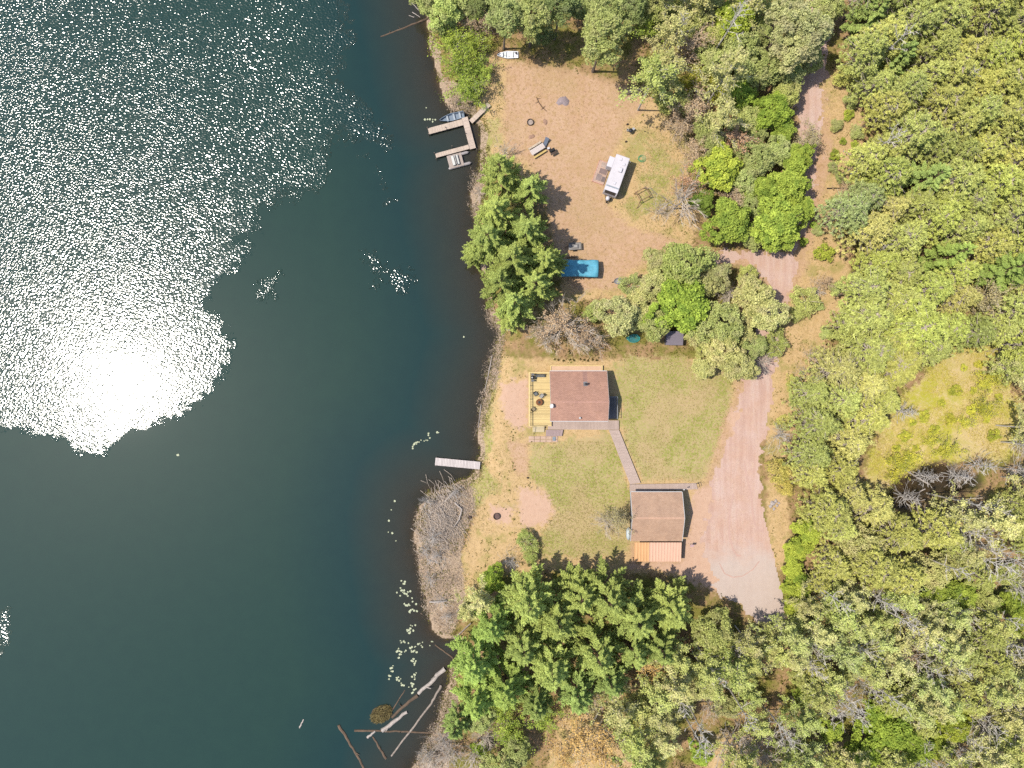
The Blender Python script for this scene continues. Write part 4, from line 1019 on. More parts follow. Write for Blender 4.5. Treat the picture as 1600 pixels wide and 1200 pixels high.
    chair('deck_chair', 'light grey deck chair nearest the cabin wall, beside the round table', D(845.5, 619), -.7, mat('pale_cushion', C(186,182,176)), blk, 'chairs on the cabin deck')
    chair('deck_chair', 'tan deck chair south-west of the round brown table', D(833.5, 639), 2.4, tan, blk, 'chairs on the cabin deck')
    tb = thing('round_table', 'round brown fire table in the middle of the yellow deck', 'table', D(842.5, 628.5))
    wd = mat('table_wood', C(146,92,56), var=.2)
    q = MB(); q.lathe([(.5, .42), (.52, .45), (.52, .48), (.5, .5)], 24); q.build('table_top', wd, tb); q = MB(); q.lathe([(.3, 0), (.22, .1), (.2, .42)], 16); q.build('pedestal', blk, tb)
    q = MB(); q.lathe([(.18, .5), (.2, .53), (.12, .54)], 16); q.build('burner', blk, tb)
    bn = thing('bench', 'dark grey bench along the north edge of the deck', 'bench', D(844, 587.5), 0)
    q = MB(); boards(q, -.72, .72, -.2, .2, .4, .44, .1); q.build('seat', mat('dark_grey_wood', C(105,110,112), var=.2), bn)
    q = MB(); q.slab([(-.72, .2, .46), (.72, .2, .46), (.72, .3, .82), (-.72, .3, .82)], .04); q.build('backrest', mat('dark_grey_slats', C(98,104,106), var=.2), bn)
    for x in (-.62, .62): q = MB(); q.box(x-.04, x+.04, -.2, .2, 0, .397); q.build('leg', blk, bn)
    gr = thing('gas_grill', 'black gas grill in the north-west corner of the deck', 'grill', D(832, 590), PI/2)
    q = MB(); q.box(-.3, .3, -.25, .25, .55, .8); q.build('firebox', blk, gr)
    q = MB(); q.lathe([(.3, .803), (.29, .93), (.2, 1.05), (.05, 1.08)], 14, 0, 0, 1, .8); q.build('lid', mat('black_lid', C(62,60,62), rough=.35, spec=.5), gr)
    for x in (-.62, .33): q = MB(); q.box(x, x+.29, -.22, .22, .74, .78); q.build('side_shelf', mat('steel_shelf', C(120,122,124), rough=.4), gr)
    for x in (-.27, .27):
        for y in (-.2, .2): q = MB(); q.tube([(x, y, 0), (x, y, .55)], .022); q.build('leg', blk, gr)

def build_paths():
    gm = plank_mat('lavender_boards', C(210,186,172,1.15), .2, .06, axis=0)
    t = thing('boardwalk', 'grey plank boardwalk leading from the cabin porch down to the garage', 'boardwalk', (15.5, -8.5, 0))
    def poly_boards(pts, name, rot_mat=None):
        """a raised walk cut from its outline: corners in photo pixels"""
        mb = MB(); q = [P(a, b, .95) for a, b in pts]; q = [(x-15.5, y+8.5) for x, y in q]
        if sum(q[i][0]*q[(i+1) % len(q)][1]-q[(i+1) % len(q)][0]*q[i][1] for i in range(len(q))) < 0: q = q[::-1]
        a, b, c, d = q
        L = math.hypot((b[0]+c[0]-a[0]-d[0])/2, (b[1]+c[1]-a[1]-d[1])/2); n = max(2, int(L/.16)); g = .012/L
        for i in range(n):
            u0, u1 = i/n+g, (i+1)/n-g
            lerp = lambda p, r, u: (p[0]+(r[0]-p[0])*u, p[1]+(r[1]-p[1])*u)
            mb.prism([lerp(a, b, u0), lerp(a, b, u1), lerp(d, c, u1), lerp(d, c, u0)], .55, .95+random.uniform(-.006, .006))
        return mb.build(name, rot_mat or gm, t)
    # long strip under the south eave, entry patch, diagonal, garage strip
    poly_boards([(856,657),(967,657),(967,671.5),(856,671)], 'walk_section')
    poly_boards([(853,671.6),(880,671.6),(878,681.5),(853,681.5)], 'walk_section', plank_mat('worn_boards', C(202,176,172), .16, .08, axis=0))
    poly_boards([(967.2,672.0),(951.5,672.0),(984.5,756.6),(1001,754.8)], 'walk_section', plank_mat('diagonal_boards', C(212,188,174,1.15), .16, .06, axis=1))
    poly_boards([(984,757),(1088,755),(1090,764.5),(984,768.5)], 'walk_section')
    q = MB(); x, y = P(1091, 755, 1.2); q.tube([(x-15.5, y+8.5, .6), (x-15.5, y+8.5, 1.75), (x-15.5-.45, y+8.5+.03, 1.75)], .04); q.tube([(x-15.5, y+8.5, 1.75), (x-15.5+.06, y+8.5-.5, 1.72)], .04); q.build('handrail', mat('rail_iron', C(60,56,54), rough=.6), t)
    p = thing('paver_landing', 'pinkish stone landing at the foot of the deck stair', 'paving', (*P(847, 685, .7), 0))
    st = mat('pink_pavers', C(222,188,162), var=.12, vs=1.4); o = P(847, 685, .7)
    mb = MB()
    for i in range(5):
        for j in range(2):
            a = local(826+i*9.2, 681.6+j*5, .68, o); mb.box(a[0], a[0]+.86, a[1]-.44, a[1], .3, .68+random.uniform(-.01, .01), 0, .02)
    mb.build('paver', st, p)
    a = local(866, 685.5, .7, o); q = MB(); q.box(a[0]-.25, a[0]+.25, a[1]-.32, a[1]+.32, .69, .76, 0, .03); q.build('door_mat', mat('blue_mat', C(150,160,170), var=.2, fs=25), p)

def build_garage():
    o = (22.0, -20.1); t = thing('garage', 'tan-roofed garage with white trim beside the driveway', 'garage', (o[0], o[1], 0))
    wallm = mat('garage_siding', C(130,122,116), var=.1, streak=(1, 1, 8)); trim = mat('garage_trim', C(226,222,218), var=.06); roofm = shingle_mat('tan_shingles', C(206,168,140,1.22), C(212,176,148,1.22))
    X0, X1 = 18.02-o[0], 25.78-o[0]; yn, yr, ys = -16.38-o[1], -20.05-o[1], -23.85-o[1]; zn, zr, zs = 3.2, 4.7, 3.15
    zroof = lambda y: zn+(zr-zn)*(yn-y)/(yn-yr) if y > yr else zs+(zr-zs)*(y-ys)/(yr-ys)
    w = MB(); wx0, wx1, wy0, wy1 = X0+.3, X1-.3, ys+.35, yn-.3
    for xx in ((wx0, wx0+.15), (wx1-.15, wx1)):
        for a, b in ((wy0, yr), (yr, wy1)): w.prism([(xx[0], a), (xx[1], a), (xx[1], b), (xx[0], b)], .2, lambda x, y: zroof(y)-.15)
    for a, b in ((wy0, wy0+.15), (wy1-.15, wy1)): w.prism([(wx0+.15, a), (wx1-.15, a), (wx1-.15, b), (wx0+.15, b)], .2, lambda x, y: zroof(y)-.15)
    w.build('wall', wallm, t)
    r = MB(); r.slab([(X0, yr, zr), (X1, yr, zr), (X1, yn, zn), (X0, yn, zn)], .11); rf = r.build('roof', roofm, t)
    r = MB(); r.slab([(X0, ys, zs), (X1, ys, zs), (X1, yr-.005, zr), (X0, yr-.005, zr)], .11); r.build('roof', roofm, t)
    rc = MB(); rc.slab([(X0, yr-.15, zr-.03), (X1, yr-.15, zr-.03), (X1, yr, zr+.035), (X0, yr, zr+.035)], .03); rc.slab([(X0, yr, zr+.035), (X1, yr, zr+.035), (X1, yr+.15, zr-.03), (X0, yr+.15, zr-.03)], .03)
    rc.build('ridge_cap', shingle_mat('ridge_tan', C(218,176,148,1.35), C(224,182,154,1.35)), rf)
    for xx in (X0-.09, X1+.003):
        f = MB(); f.slab([(xx, yr, zr+.03), (xx+.085, yr, zr+.03), (xx+.085, yn, zn+.03), (xx, yn, zn+.03)], .2); f.slab([(xx, ys, zs+.03), (xx+.085, ys, zs+.03), (xx+.085, yr, zr+.03), (xx, yr, zr+.03)], .2); f.build('bargeboard', trim, t)
    f = MB(); f.box(X0, X1, yn+.003, yn+.1, zn-.13, zn-.01); f.build('gutter', trim, t)
    q = MB(); q.box(wx1, wx1+.05, wy0+.6, wy0+3.3, .6, 2.7); d = q.build('garage_door', trim, t)
    q = MB()
    for i in range(1, 4): q.box(wx1+.05, wx1+.065, wy0+.62, wy0+3.28, .6+.52*i-.02, .6+.52*i+.02)
    q.build('door_panel_seam', wallm, d)
    q = MB(); q.box(-.5, .4, wy1, wy1+.05, .8, 2.75); d = q.build('door', trim, t); q = MB(); q.tube([(.3, wy1+.05, 1.8), (.3, wy1+.11, 1.8)], .035); q.build('handle', wallm, d)
    q = MB(); q.box(1.6, 2.7, wy1, wy1+.05, 1.6, 2.5); d = q.build('window', trim, t); q = MB(); q.box(1.68, 2.62, wy1+.03, wy1+.062, 1.68, 2.42); q.build('pane', mat('garage_glass', C(60,66,72), rough=.15, spec=.5), d)
    x, y = local(1068.3, 765.4, 3.3, o); q = MB(); q.tube([(x, y, zn-.3), (x, y, zn+.12)], .06); q.tube([(x, y, zn+.12), (x+.14, y+.1, zn+.2)], .1, 8); q.build('yard_lamp', trim, t)
    # lean-to shed
    o2 = P(1027.5, 862.5, 2.7); s = thing('lean_to_shed', 'open lean-to with salmon orange ribbed metal roof against the garage', 'shed', (o2[0], o2[1], 0))
    a = local(991, 847.5, 2.85, o2); b = local(1064, 877.5, 2.55, o2)
    def sheet(x0, x1, m):
        q = MB(); n = max(2, int((x1-x0)/.11)); y1, y0 = a[1], b[1]; vs = []
        prof = []
        for i in range(n+1):
            xx = x0+(x1-x0)*i/n; prof.append((xx, .035 if i % 4 == 0 else 0.0))
        k = len(prof)
        for yy, zz in ((y0, 2.5), (y1, 2.88)):
            for xx, dz in prof: vs.append((xx, yy, zz+dz))
        for yy, zz in ((y0, 2.47), (y1, 2.85)):
            for xx, dz in prof: vs.append((xx, yy, zz+dz))
        fs = [(i, i+1, k+i+1, k+i) for i in range(k-1)]+[(2*k+i+1, 2*k+i, 3*k+i, 3*k+i+1) for i in range(k-1)]
        fs += [(2*k+i, 2*k+i+1, i+1, i) for i in range(k-1)]+[(k+i, k+i+1, 3*k+i+1, 3*k+i) for i in range(k-1)]
        fs += [(0, k, 3*k, 2*k), (k-1, 3*k-1, 4*k-1, 2*k-1)]
        q.add(vs, fs); q.build('roof_sheet', m, s)
    xm = a[0]+(b[0]-a[0])*.32
    sheet(a[0], xm-.01, mat('deep_orange_metal', C(240,184,130,1.1), rough=.6, var=.1, streak=(4, .4, 1)))  # left third of the roof in a deeper orange than the rest
    sheet(xm+.01, b[0], mat('salmon_metal', C(242,194,166,1.1), rough=.6, var=.08, streak=(4, .4, 1)))
    wd = mat('lean_wood', C(150,120,98), var=.2)
    for x in (a[0]+.2, (a[0]+b[0])/2, b[0]-.2): q = MB(); q.box(x-.06, x+.06, b[1]+.1, b[1]+.22, .4, 2.46); q.build('post', wd, s)
    q = MB(); q.box(a[0]+.05, b[0]-.05, b[1]+.11, b[1]+.21, 2.30, 2.455); q.build('beam', wd, s)
    q = MB(); q.box(b[0]-.14, b[0]-.06, b[1]+.25, a[1]-.1, .5, 2.4); q.build('side_wall', wd, s)
    # propane tank
    x, y, z = G(983, 833); t2 = thing('propane_tank', 'pale bluish white tank lying along the west wall of the garage', 'tank', (x-.2, y, z), PI/2)
    pm = mat('pale_tank', C(205,215,218), rough=.45, spec=.4, var=.1)
    q = MB(); n = 9; q.tube([(-1.0+2.0*i/(n-1), 0, .55) for i in range(n)], [.05, .24, .34, .37, .37, .37, .34, .24, .05], 16); q.build('tank_body', pm, t2, True)
    for xx in (-.6, .6): q = MB(); q.box(xx-.06, xx+.06, -.25, .25, -.1, .25); q.build('leg', DEAD, t2)
    q = MB(); q.lathe([(.13, .9), (.13, 1.02), (.05, 1.06)], 12); q.build('valve_dome', pm, t2)
    # small post with slanted board beside the garage
    x, y, z = G(1078, 850); pst = thing('garden_post', 'thin post carrying a slanted board beside the garage corner', 'post', (x, y, z))
    q = MB(); q.tube([(0, 0, -.2), (0, 0, 1.2)], .04); q.build('pole', trim, pst); q = MB(); q.slab([(-.28, -.18, 1.2), (.25, -.12, 1.32), (.28, .2, 1.38), (-.22, .2, 1.26)], .04); q.build('board', mat('post_board', C(206,170,172)), pst)
    x, y = P(1054, 529, 2.4); s2 = thing('small_shed', 'small shed with flat grey roof half hidden under the bright green tree', 'shed', (x, y, 0), -.02)
    q = MB(); q.slab([(-1.3, -1.0, 2.3), (1.32, -1.0, 2.3), (1.32, 1.1, 2.6), (-1.3, 1.1, 2.6)], .09); q.build('roof', mat('grey_felt', C(142,132,142), var=.12, streak=(1, 5, 1)), s2)
    q = MB(); q.box(-1.15, 1.15, -.9, .95, .4, 2.2); q.build('wall', wallm, s2); q = MB(); q.box(-.4, .4, -.94, -.9, .75, 2.1); dd = q.build('door', trim, s2); q = MB(); q.tube([(.3, -.94, 1.4), (.3, -1.0, 1.4)], .03); q.build('handle', wallm, dd)

def build_camper():
    wht = mat('camper_white', C(238,232,236), rough=.45, spec=.4, var=.04, vs=1.2, fine=.05); gl = mat('camper_glass', C(48,54,60), rough=.1, spec=.6); blk = mat('tyre_black', C(44,42,42)); gry = mat('camper_grey', C(168,176,184), rough=.5, var=.1)
    x, y = P(964, 272, 3.3); rz = math.radians(70.6); z = gz(x, y)
    t = thing('camper_trailer', 'white camper trailer with a slide-out parked on the sandy clearing', 'camper', (x, y, z), rz)
    L, W = 2.95, 1.06   # half sizes; nose towards -x
    q = MB(); prof = [(-L, .75), (L, .75), (L, 2.55), (L-.12, 2.7), (-L+.75, 2.7), (-L+.25, 2.45), (-L, 1.7)]
    n = len(prof); a = [(px, -W, pz) for px, pz in prof]; b = [(px, W, pz) for px, pz in prof]
    q.add(a+b, [tuple(range(n)), tuple(range(2*n-1, n-1, -1))]+[(k, n+k, n+(k+1) % n, (k+1) % n) for k in range(n)]); q.build('body', wht, t)
    q = MB(); q.box(-L+.78, L-.1, -W+.06, W-.06, 2.703, 2.73); rf = q.build('roof', mat('roof_membrane', C(240,232,234), rough=.7, var=.06, vs=.9), t)
    q = MB(); q.box(.35, 1.05, -.55, .0, 2.732, 3.02, 0, .06); q.build('air_conditioner', wht, rf)
    for xx, yy in ((2.3, .2), (-1.4, -.1), (1.7, -.5)): q = MB(); q.box(xx-.2, xx+.2, yy-.2, yy+.2, 2.732, 2.84, 0, .03); q.build('roof_vent', wht, rf)
    q = MB(); q.box(-L+.78, -L+.98, -W+.08, W-.08, 2.734, 2.745); q.build('seam', gry, rf)
    q = MB(); q.slab([(-L+.22, -W+.12, 2.46), (-L+.72, -W+.12, 2.71), (-L+.72, W-.12, 2.71), (-L+.22, W-.12, 2.46)], .0); q = MB()
    q.add([(-L-.01, -W+.2, 1.72), (-L+.235, -W+.2, 2.455), (-L+.235, W-.2, 2.455), (-L-.01, W-.2, 1.72), (-L+.02, -W+.2, 1.7), (-L+.26, -W+.2, 2.43), (-L+.26, W-.2, 2.43), (-L+.02, W-.2, 1.7)], [(0,3,2,1),(4,5,6,7),(0,1,5,4),(2,3,7,6)]); q.build('front_window', gl, t)
    q = MB(); q.box(.7, 2.3, W+.003, W+.85, .95, 2.6, 0, .03); so = q.build('slide_out', wht, t); q = MB(); q.box(.9, 2.1, W+.853, W+.87, 1.5, 2.2); q.build('window', gl, so)
    for xx in (-1.6, .6, 2.0): q = MB(); q.box(xx-.4, xx+.4, -W-.02, -W-.002, 1.5, 2.1); q.build('window', gl, t)
    q = MB(); q.box(-1.2, -.5, W+.002, W+.03, .85, 2.4); d = q.build('door', gry, t); q = MB(); q.tube([(-.6, W+.03, 1.5), (-.6, W+.08, 1.5)], .03); q.build('handle', blk, d)
    for xx in (-.45, .35):
        for s in (-1, 1):
            q = MB(); q.tube([(xx, s*(W-.02), .34), (xx, s*(W-.24), .34)], .34, 18); wl = q.build('wheel', blk, t); q = MB(); q.tube([(xx, s*(W-.005), .34), (xx, s*(W-.1), .34)], .18, 14); q.build('rim', gry, wl)
    q = MB(); q.box(-L+.1, L-.1, -.8, .8, .5, .745); q.build('chassis', blk, t)
    q = MB(); q.tube([(-L+.1, -.6, .6), (-L-1.1, 0, .55)], .05); q.tube([(-L+.1, .6, .6), (-L-1.1, 0, .55)], .05); q.tube([(-L-.9, 0, .0), (-L-.9, 0, .9)], .05); q.build('hitch', blk, t)
    q = MB(); q.lathe([(.3, .62), (.33, .9), (.3, 1.15), (.1, 1.3)], 16, -L-.45, .02, 1.1, 1); q.build('gas_bottle_cover', wht, t, True)
    q = MB(); q.tube([(L-.4, -W, 2.3), (L-.4, -W-.3, 2.35)], .04); q.build('awning_arm', wht, t)
    # deck beside it
    o = P(937, 270, .9); t = thing('camper_deck', 'pale pinkish wooden platform with grey mats beside the camper', 'deck', (o[0], o[1], gz(*o)), rz)
    q = MB(); cor = [local(*c, .9, o, rz) for c in ((938, 249), (957, 257), (944, 291), (925, 280.5))]
    xs = [c[0] for c in cor]; ys = [c[1] for c in cor]; x0, x1, y0, y1 = min(xs)+.25, max(xs)-.1, min(ys)+.25, max(ys)-.15
    boards(q, x0, x1, y0, y1, .06, .2, .14, .01, 'y'); q.build('deck_floor', plank_mat('camper_deck_boards', C(226,192,172), .14, .06, axis=0), t)
    q = MB(); q.box(x0-.08, x1+.08, y1+.01, y1+.09, -.1, .22); q.box(x0-.08, x0-.005, y0, y1, -.1, .22); q.box(x1+.005, x1+.08, y0, y1, -.1, .22); q.build('edge_board', mat('salmon_edge', C(238,178,158)), t)
    k = lambda u, v: (x0+(x1-x0)*u, y0+(y1-y0)*v)
    for i, (u0, u1, v0, v1, col) in enumerate(((.44, .68, .08, .72, C(150,128,122)), (.1, .4, .38, .82, C(166,146,140)), (.1, .34, .04, .34, C(140,124,122)), (.74, .95, .2, .75, C(200,176,162)))):
        a = k(u0, v0); b = k(u1, v1); q = MB(); q.box(a[0], b[0], a[1], b[1], .206, .222); q.build('mat', mat('woven_mat', col, var=.2, fs=30), t)

def build_tarp():
    o = P(905.5, 418.5, 2.6); rz = -.02; zg = gz(*o)
    t = thing('tarp_shelter', 'bright blue tarp stretched over poles at the edge of the big pines', 'shelter', (o[0], o[1], zg), rz)
    a = local(875, 405, 2.6, o); b = local(935.5, 431.5, 2.6, o); hx, hy = (b[0]-a[0])/2, (a[1]-b[1])/2
    n, m = 37, 19; u = np.linspace(-1, 1, n); v = np.linspace(-1, 1, m); U, V = np.meshgrid(u, v); U, V = U.ravel(), V.ravel()
    z = 2.0-.22*np.abs(V)+.06*np.cos(U*9)*(.3+np.abs(V))-.05*(1-np.abs(V))*np.cos(U*PI*3)+.03*(vnoise(U*9+3, V*6+7, 1, 4)-.5)
    z -= .12*sst(.93, 1, np.abs(U))+.12*sst(.9, 1, np.abs(V))
    top = np.stack([U*hx, V*hy*(1-.03*np.cos(U*4)), z], 1); bot = top-np.array((0, 0, .015))
    f = grid_faces(n, m); i = np.arange(n*m).reshape(m, n); nn = n*m
    edge = [i[0], i[:, -1], i[-1][::-1], i[:, 0][::-1]]; rim = []
    for e in edge: rim += [(e[k], e[k]+nn, e[k+1]+nn, e[k+1]) for k in range(len(e)-1)]
    tm = mat('blue_tarp', C(104,190,216), rough=.6, spec=.3, var=.2, vs=1.6, fine=.18, fs=7, bump=.6, bs=5)
    link('tarp', np_mesh('tarp', np.concatenate([top, bot]), np.concatenate([f, f[:, ::-1]+nn, np.array(rim)]), tm, smooth=True), t)
    for x in (-.92, -.3, .3, .92):
        for y in (-.9, .9): q = MB(); q.tube([(x*hx, y*hy, -.2), (x*hx, y*hy, 1.76)], .035); q.build('pole', DEAD, t)
    q = MB(); q.tube([(-hx*.95, 0, 1.93), (hx*.95, 0, 1.93)], .035); q.build('ridge_pole', DEAD, t)
    # timber stacked along both sides of the shelter
    lm = mat('stacked_timber', C(150,112,84), var=.3)
    for k, (px, py, L, a_, lab) in enumerate(((893, 402.5, 1.5, .1, 'pale weathered pole lying behind the blue tarp'), (925, 434, 1.3, .35, 'brown branch lying in front of the blue tarp'), (916, 435, 1.0, -.2, 'short brown stick in front of the blue tarp'))):
        x, y, zz = G(px, py); s = MB(); s.tube([(-L/2, 0, .1), (0, .05, .16), (L/2, 0, .1)], [.07, .08, .05], 7)
        tag(link('timber_pole', s.mesh('timber_pole', lm), None, (x, y, zz), a_), lab, 'timber')
    # utility trailer and covered boat
    x, y, zz = G(897.5, 386); t = thing('utility_trailer', 'grey flat utility trailer standing just north of the blue tarp', 'trailer', (x, y, zz), .06)
    gm = mat('trailer_grey', C(172,166,160), rough=.7, var=.15); blk = mat('trailer_tyre', C(46,44,44))
    q = MB(); boards(q, -.95, .95, -.5, .5, .5, .56, .16); q.build('bed', gm, t)
    q = MB(); q.box(-.95, .95, -.54, -.505, .5, .8); q.box(-.95, .95, .505, .54, .5, .8); q.box(.955, .99, -.54, .54, .5, .8); q.build('side_board', gm, t)
    q = MB(); q.tube([(-.95, 0, .5), (-1.6, 0, .45)], .04); q.build('tongue', blk, t)
    for s in (-1, 1): q = MB(); q.tube([(0, s*.56, .28), (0, s*.7, .28)], .28, 14); q.build('wheel', blk, t)
    q = MB(); q.add([(-.5,-.35,.565),(.6,-.4,.565),(.65,.3,.565),(-.4,.4,.565),(-.3,-.2,.8),(.4,-.2,.85),(.4,.15,.82),(-.2,.2,.78)], [(0,3,2,1),(4,5,6,7),(0,1,5,4),(1,2,6,5),(2,3,7,6),(3,0,4,7)]); q.build('load_cover', mat('grey_cover', C(182,176,170), var=.12), t)
    x, y, zz = G(965, 440); t = thing('wheelbarrow', 'grey wheelbarrow lying near the tan bushes south-east of the blue tarp', 'wheelbarrow', (x, y, zz), .15)
    q = MB(); q.lathe([(.3, .35), (.5, .45), (.62, .68), (.58, .68), (.46, .48), (.26, .4)], 16, 0, 0, 1.1, .8); q.build('tray', mat('galvanised', C(178,174,176), rough=.5, var=.12), t)
    for s in (-1, 1): q = MB(); q.tube([(-.6, s*.12, .25), (.3, s*.3, .42), (1.3, s*.36, .62)], .03); q.build('handle', DEAD, t)
    q = MB(); q.tube([(-.75, -.05, .2), (-.75, .05, .2)], .2, 14); q.build('wheel', blk, t)
    for s in (-1, 1): q = MB(); q.tube([(.35, s*.28, .42), (.45, s*.26, 0)], .025); q.build('leg', DEAD, t)

def hull_mesh(L, B, D, name, m, parent, inner, flat_stern=True):
    """open boat: bow at -x, lofted ribs, thin inside skin"""
    n = 12; q = MB(); out = []; inn = []
    for i in range(n+1):
        u = i/n; x = -L/2+L*u; b = B/2*min(1, (u*2.1)**.6)*(1-.12*max(0, u-.5)*2) if i else .012
        zk = .16*(1-u)**3; zr = D+.12*(1-u)**2
        out.append([(x, -b, zr), (x, -b*.8, zk+.15*D), (x, 0, zk), (x, b*.8, zk+.15*D), (x, b, zr)])
        c = max(b-.06, .006); xi = min(max(x, -L/2+.08), L/2-.05)
        inn.append([(xi, -c, zr), (xi, -c*.75, zk+.3*D), (xi, 0, zk+.2*D), (xi, c*.75, zk+.3*D), (xi, c, zr)])
    vs = [p for r in out for p in r]+[p for r in inn for p in r]; k = 5*(n+1); fs = []
    for i in range(n):
        for j in range(4):
            a = i*5+j; fs.append((a, a+1, a+6, a+5)); fs.append((k+a, k+a+5, k+a+6, k+a+1))
        for j in (0, 4):
            a = i*5+j; fs.append((a, a+5, k+a+5, k+a))
    a = n*5; fs.append((a, a+1, a+2, a+3, a+4)); fs.append((k+a+4, k+a+3, k+a+2, k+a+1, k+a)); fs.append((a, k+a, k+a+4, a+4)) 
    q.add(vs, fs); return q.build(name, m, parent)

def build_boats():
    wm = mat('white_hull', C(238,238,240,1.6), rough=.35, spec=.4, var=.05); fl = mat('boat_floor', C(222,228,222,1.6), var=.1); blk = mat('motor_black', C(60,62,70), rough=.4)
    x, y, z = G(793, 87); t = thing('rowboat', 'white rowboat pulled up on land under the trees at the north shore', 'boat', (x, y, z-.02), 0.02)
    hull_mesh(3.3, 1.15, .34, 'hull', wm, t, fl)
    for xx in (-.35, .75): q = MB(); q.box(xx-.13, xx+.13, -.45, .45, .26, .31); q.build('thwart', fl, t)
    q = MB(); q.box(-1.15, -.7, -.3, .3, .44, .47); q.build('bow_deck', wm, t)
    q = MB(); q.box(1.2, 1.5, .05, .3, .36, .5); q.build('storage_box', blk, t)
    q = MB(); q.tube([(1.1, -.3, .45), (-.6, -.1, .5)], .02); q.build('oar', DEAD, t)
    x, y = P(706, 183.5, .3); t = thing('fishing_boat', 'blue-grey fishing boat moored along the north leg of the U-shaped dock', 'boat', (x, y, -.08), .25)
    bm = mat('blue_grey_hull', C(150,165,182), rough=.4, var=.1); inm = mat('boat_inside', C(190,198,205), var=.15)
    hull_mesh(3.9, 1.2, .55, 'hull', bm, t, inm)
    for xx in (-.7, .35, 1.3): q = MB(); q.box(xx-.14, xx+.14, -.5, .5, .38, .43); q.build('thwart', inm, t)
    q = MB(); q.box(1.95, 2.2, -.14, .14, .3, .95, 0, .05); mo = q.build('outboard_motor', blk, t); q = MB(); q.tube([(2.0, 0, .9), (1.5, .05, .95)], .03); q.build('tiller', blk, mo)
    # raft with bench by the dock
    x, y = P(711.5, 251, .5); rz = .26; t = thing('pontoon_raft', 'grey pontoon raft with white bench tied to the south leg of the dock', 'raft', (x, y, 0), rz)
    al = mat('raft_float', C(200,190,186), rough=.5, var=.1)
    for yy, x0, x1 in ((.85, -1.0, 2.4), (-.85, -1.35, 2.35)): q = MB(); q.tube([(x0, yy, .2), (x0+.25, yy, .22), (x1-.3, yy, .22), (x1, yy, .24)], [.08, .25, .25, .06], 10); q.build('float', al, t, True)
    q = MB(); boards(q, -1.15, 1.15, -1.05, 1.05, .45, .5, .15, .012, 'y'); q.build('platform', plank_mat('raft_boards', C(205,188,176), .15, .1, axis=0), t)
    wb = mat('white_bench', C(236,234,226), var=.04)
    for yy, x_ in ((-.05, -.3), (-.05, .35)):
        q = MB(); q.box(x_-.22, x_+.2, -.75, .75, .75, .86, 0, .04); st = q.build('bench_seat', wb, t); q = MB(); q.box(x_-.18, x_+.16, -.6, .6, .505, .747); q.build('bench_base', al, st)
    q = MB(); q.box(.0, .06, -.72, .72, .867, 1.25); q.build('backrest', wb, t)

def build_docks():
    dm = plank_mat('dock_boards', C(206,186,168,1.35), .15, .09, axis=0); dm2 = plank_mat('dock_boards_long', C(206,186,170,1.35), .15, .09, axis=1); pm = mat('dock_post', C(160,140,124), var=.2)
    o = P(712, 212, .55); t = thing('u_shaped_dock', 'U-shaped wooden dock with two legs reaching into the lake', 'dock', (o[0], o[1], 0), .262)
    R = lambda px, py: local(px, py, .55, o, .262)
    def sec(name, c0, c1, along, m):
        xs = sorted((c0[0], c1[0])); ys = sorted((c0[1], c1[1])); q = MB(); boards(q, xs[0], xs[1], ys[0], ys[1], .48, .55, .15, .012, along)
        s = q.build(name, m, t); q = MB(); q.box(xs[0]+.03, xs[1]-.03, ys[0]+.02, ys[0]+.08, .3, .477); q.box(xs[0]+.03, xs[1]-.03, ys[1]-.08, ys[1]-.02, .3, .477); q.build('joist', pm, s); return xs, ys
    a = sec('walkway', R(668.2, 205.0-4.6), R(724, 195.5), 'y', dm); b = sec('walkway', R(679.8, 239.8), R(733.6, 232.6), 'y', dm)
    sp0 = R(725.5, 178.5); sp1 = R(742, 234.3)
    sec('walkway', (a[0][1]+.01, a[1][1]+.15), (a[0][1]+.98, b[1][0]-.1), 'x', dm2)
    for px, py in ((668, 200.2), (669.8, 210), (696, 199.5), (698, 202.2), (679, 239.8), (681.6, 248.5), (706.5, 229), (727.6, 208.6), (731, 178), (745, 234)):
        x, y = R(px, py); q = MB(); q.tube([(x, y, -1.6), (x, y, .95)], .055, 8); q.build('post', pm, t)
    # plank ramp to shore
    p0 = np.array(P(735.5, 190.2, .6)); p1 = np.array(P(764.5, 162.5, .8)); L = np.linalg.norm(p1-p0); rz = math.atan2(*(p1-p0)[::-1])
    t = thing('plank_ramp', 'narrow plank ramp joining the U-shaped dock to the shore', 'ramp', (p0[0], p0[1], 0), rz)
    q = MB(); 
    n = 26
    for i in range(n): z = .6+.25*i/n+random.uniform(-.01, .01); q.box(L*i/n, L*(i+1)/n-.015, -.36, .36, z-.04, z)
    q.build('tread', dm, t); q = MB(); q.slab([(0, -.34, .55), (L, -.34, .8), (L, -.28, .8), (0, -.28, .55)], .14); q.slab([(0, .28, .55), (L, .28, .8), (L, .34, .8), (0, .34, .55)], .14); q.build('stringer', pm, t)
    p0 = np.array(P(680, 721, .55)); p1 = np.array(P(750, 727.6, .55)); L = np.linalg.norm(p1-p0); rz = math.atan2(*(p1-p0)[::-1])
    t = thing('straight_dock', 'straight pale grey plank dock below the cabin beach', 'dock', (p0[0], p0[1], 0), rz)
    q = MB(); boards(q, 0, L, -.6, .6, .48, .55, .24, .02, 'y'); q.build('walkway', plank_mat('pale_dock_boards', C(220,208,202,1.2), .24, .1, axis=0), t)
    q = MB(); q.box(.03, L-.03, -.58, -.5, .28, .477); q.box(.03, L-.03, .5, .58, .28, .477); q.build('stringer', pm, t)
    for xx in (.15, L*.5, L*.85):
        for yy in (-.66, .66): q = MB(); q.tube([(xx, yy, -1.3), (xx, yy, .6)], .05); q.build('post', pm, t)

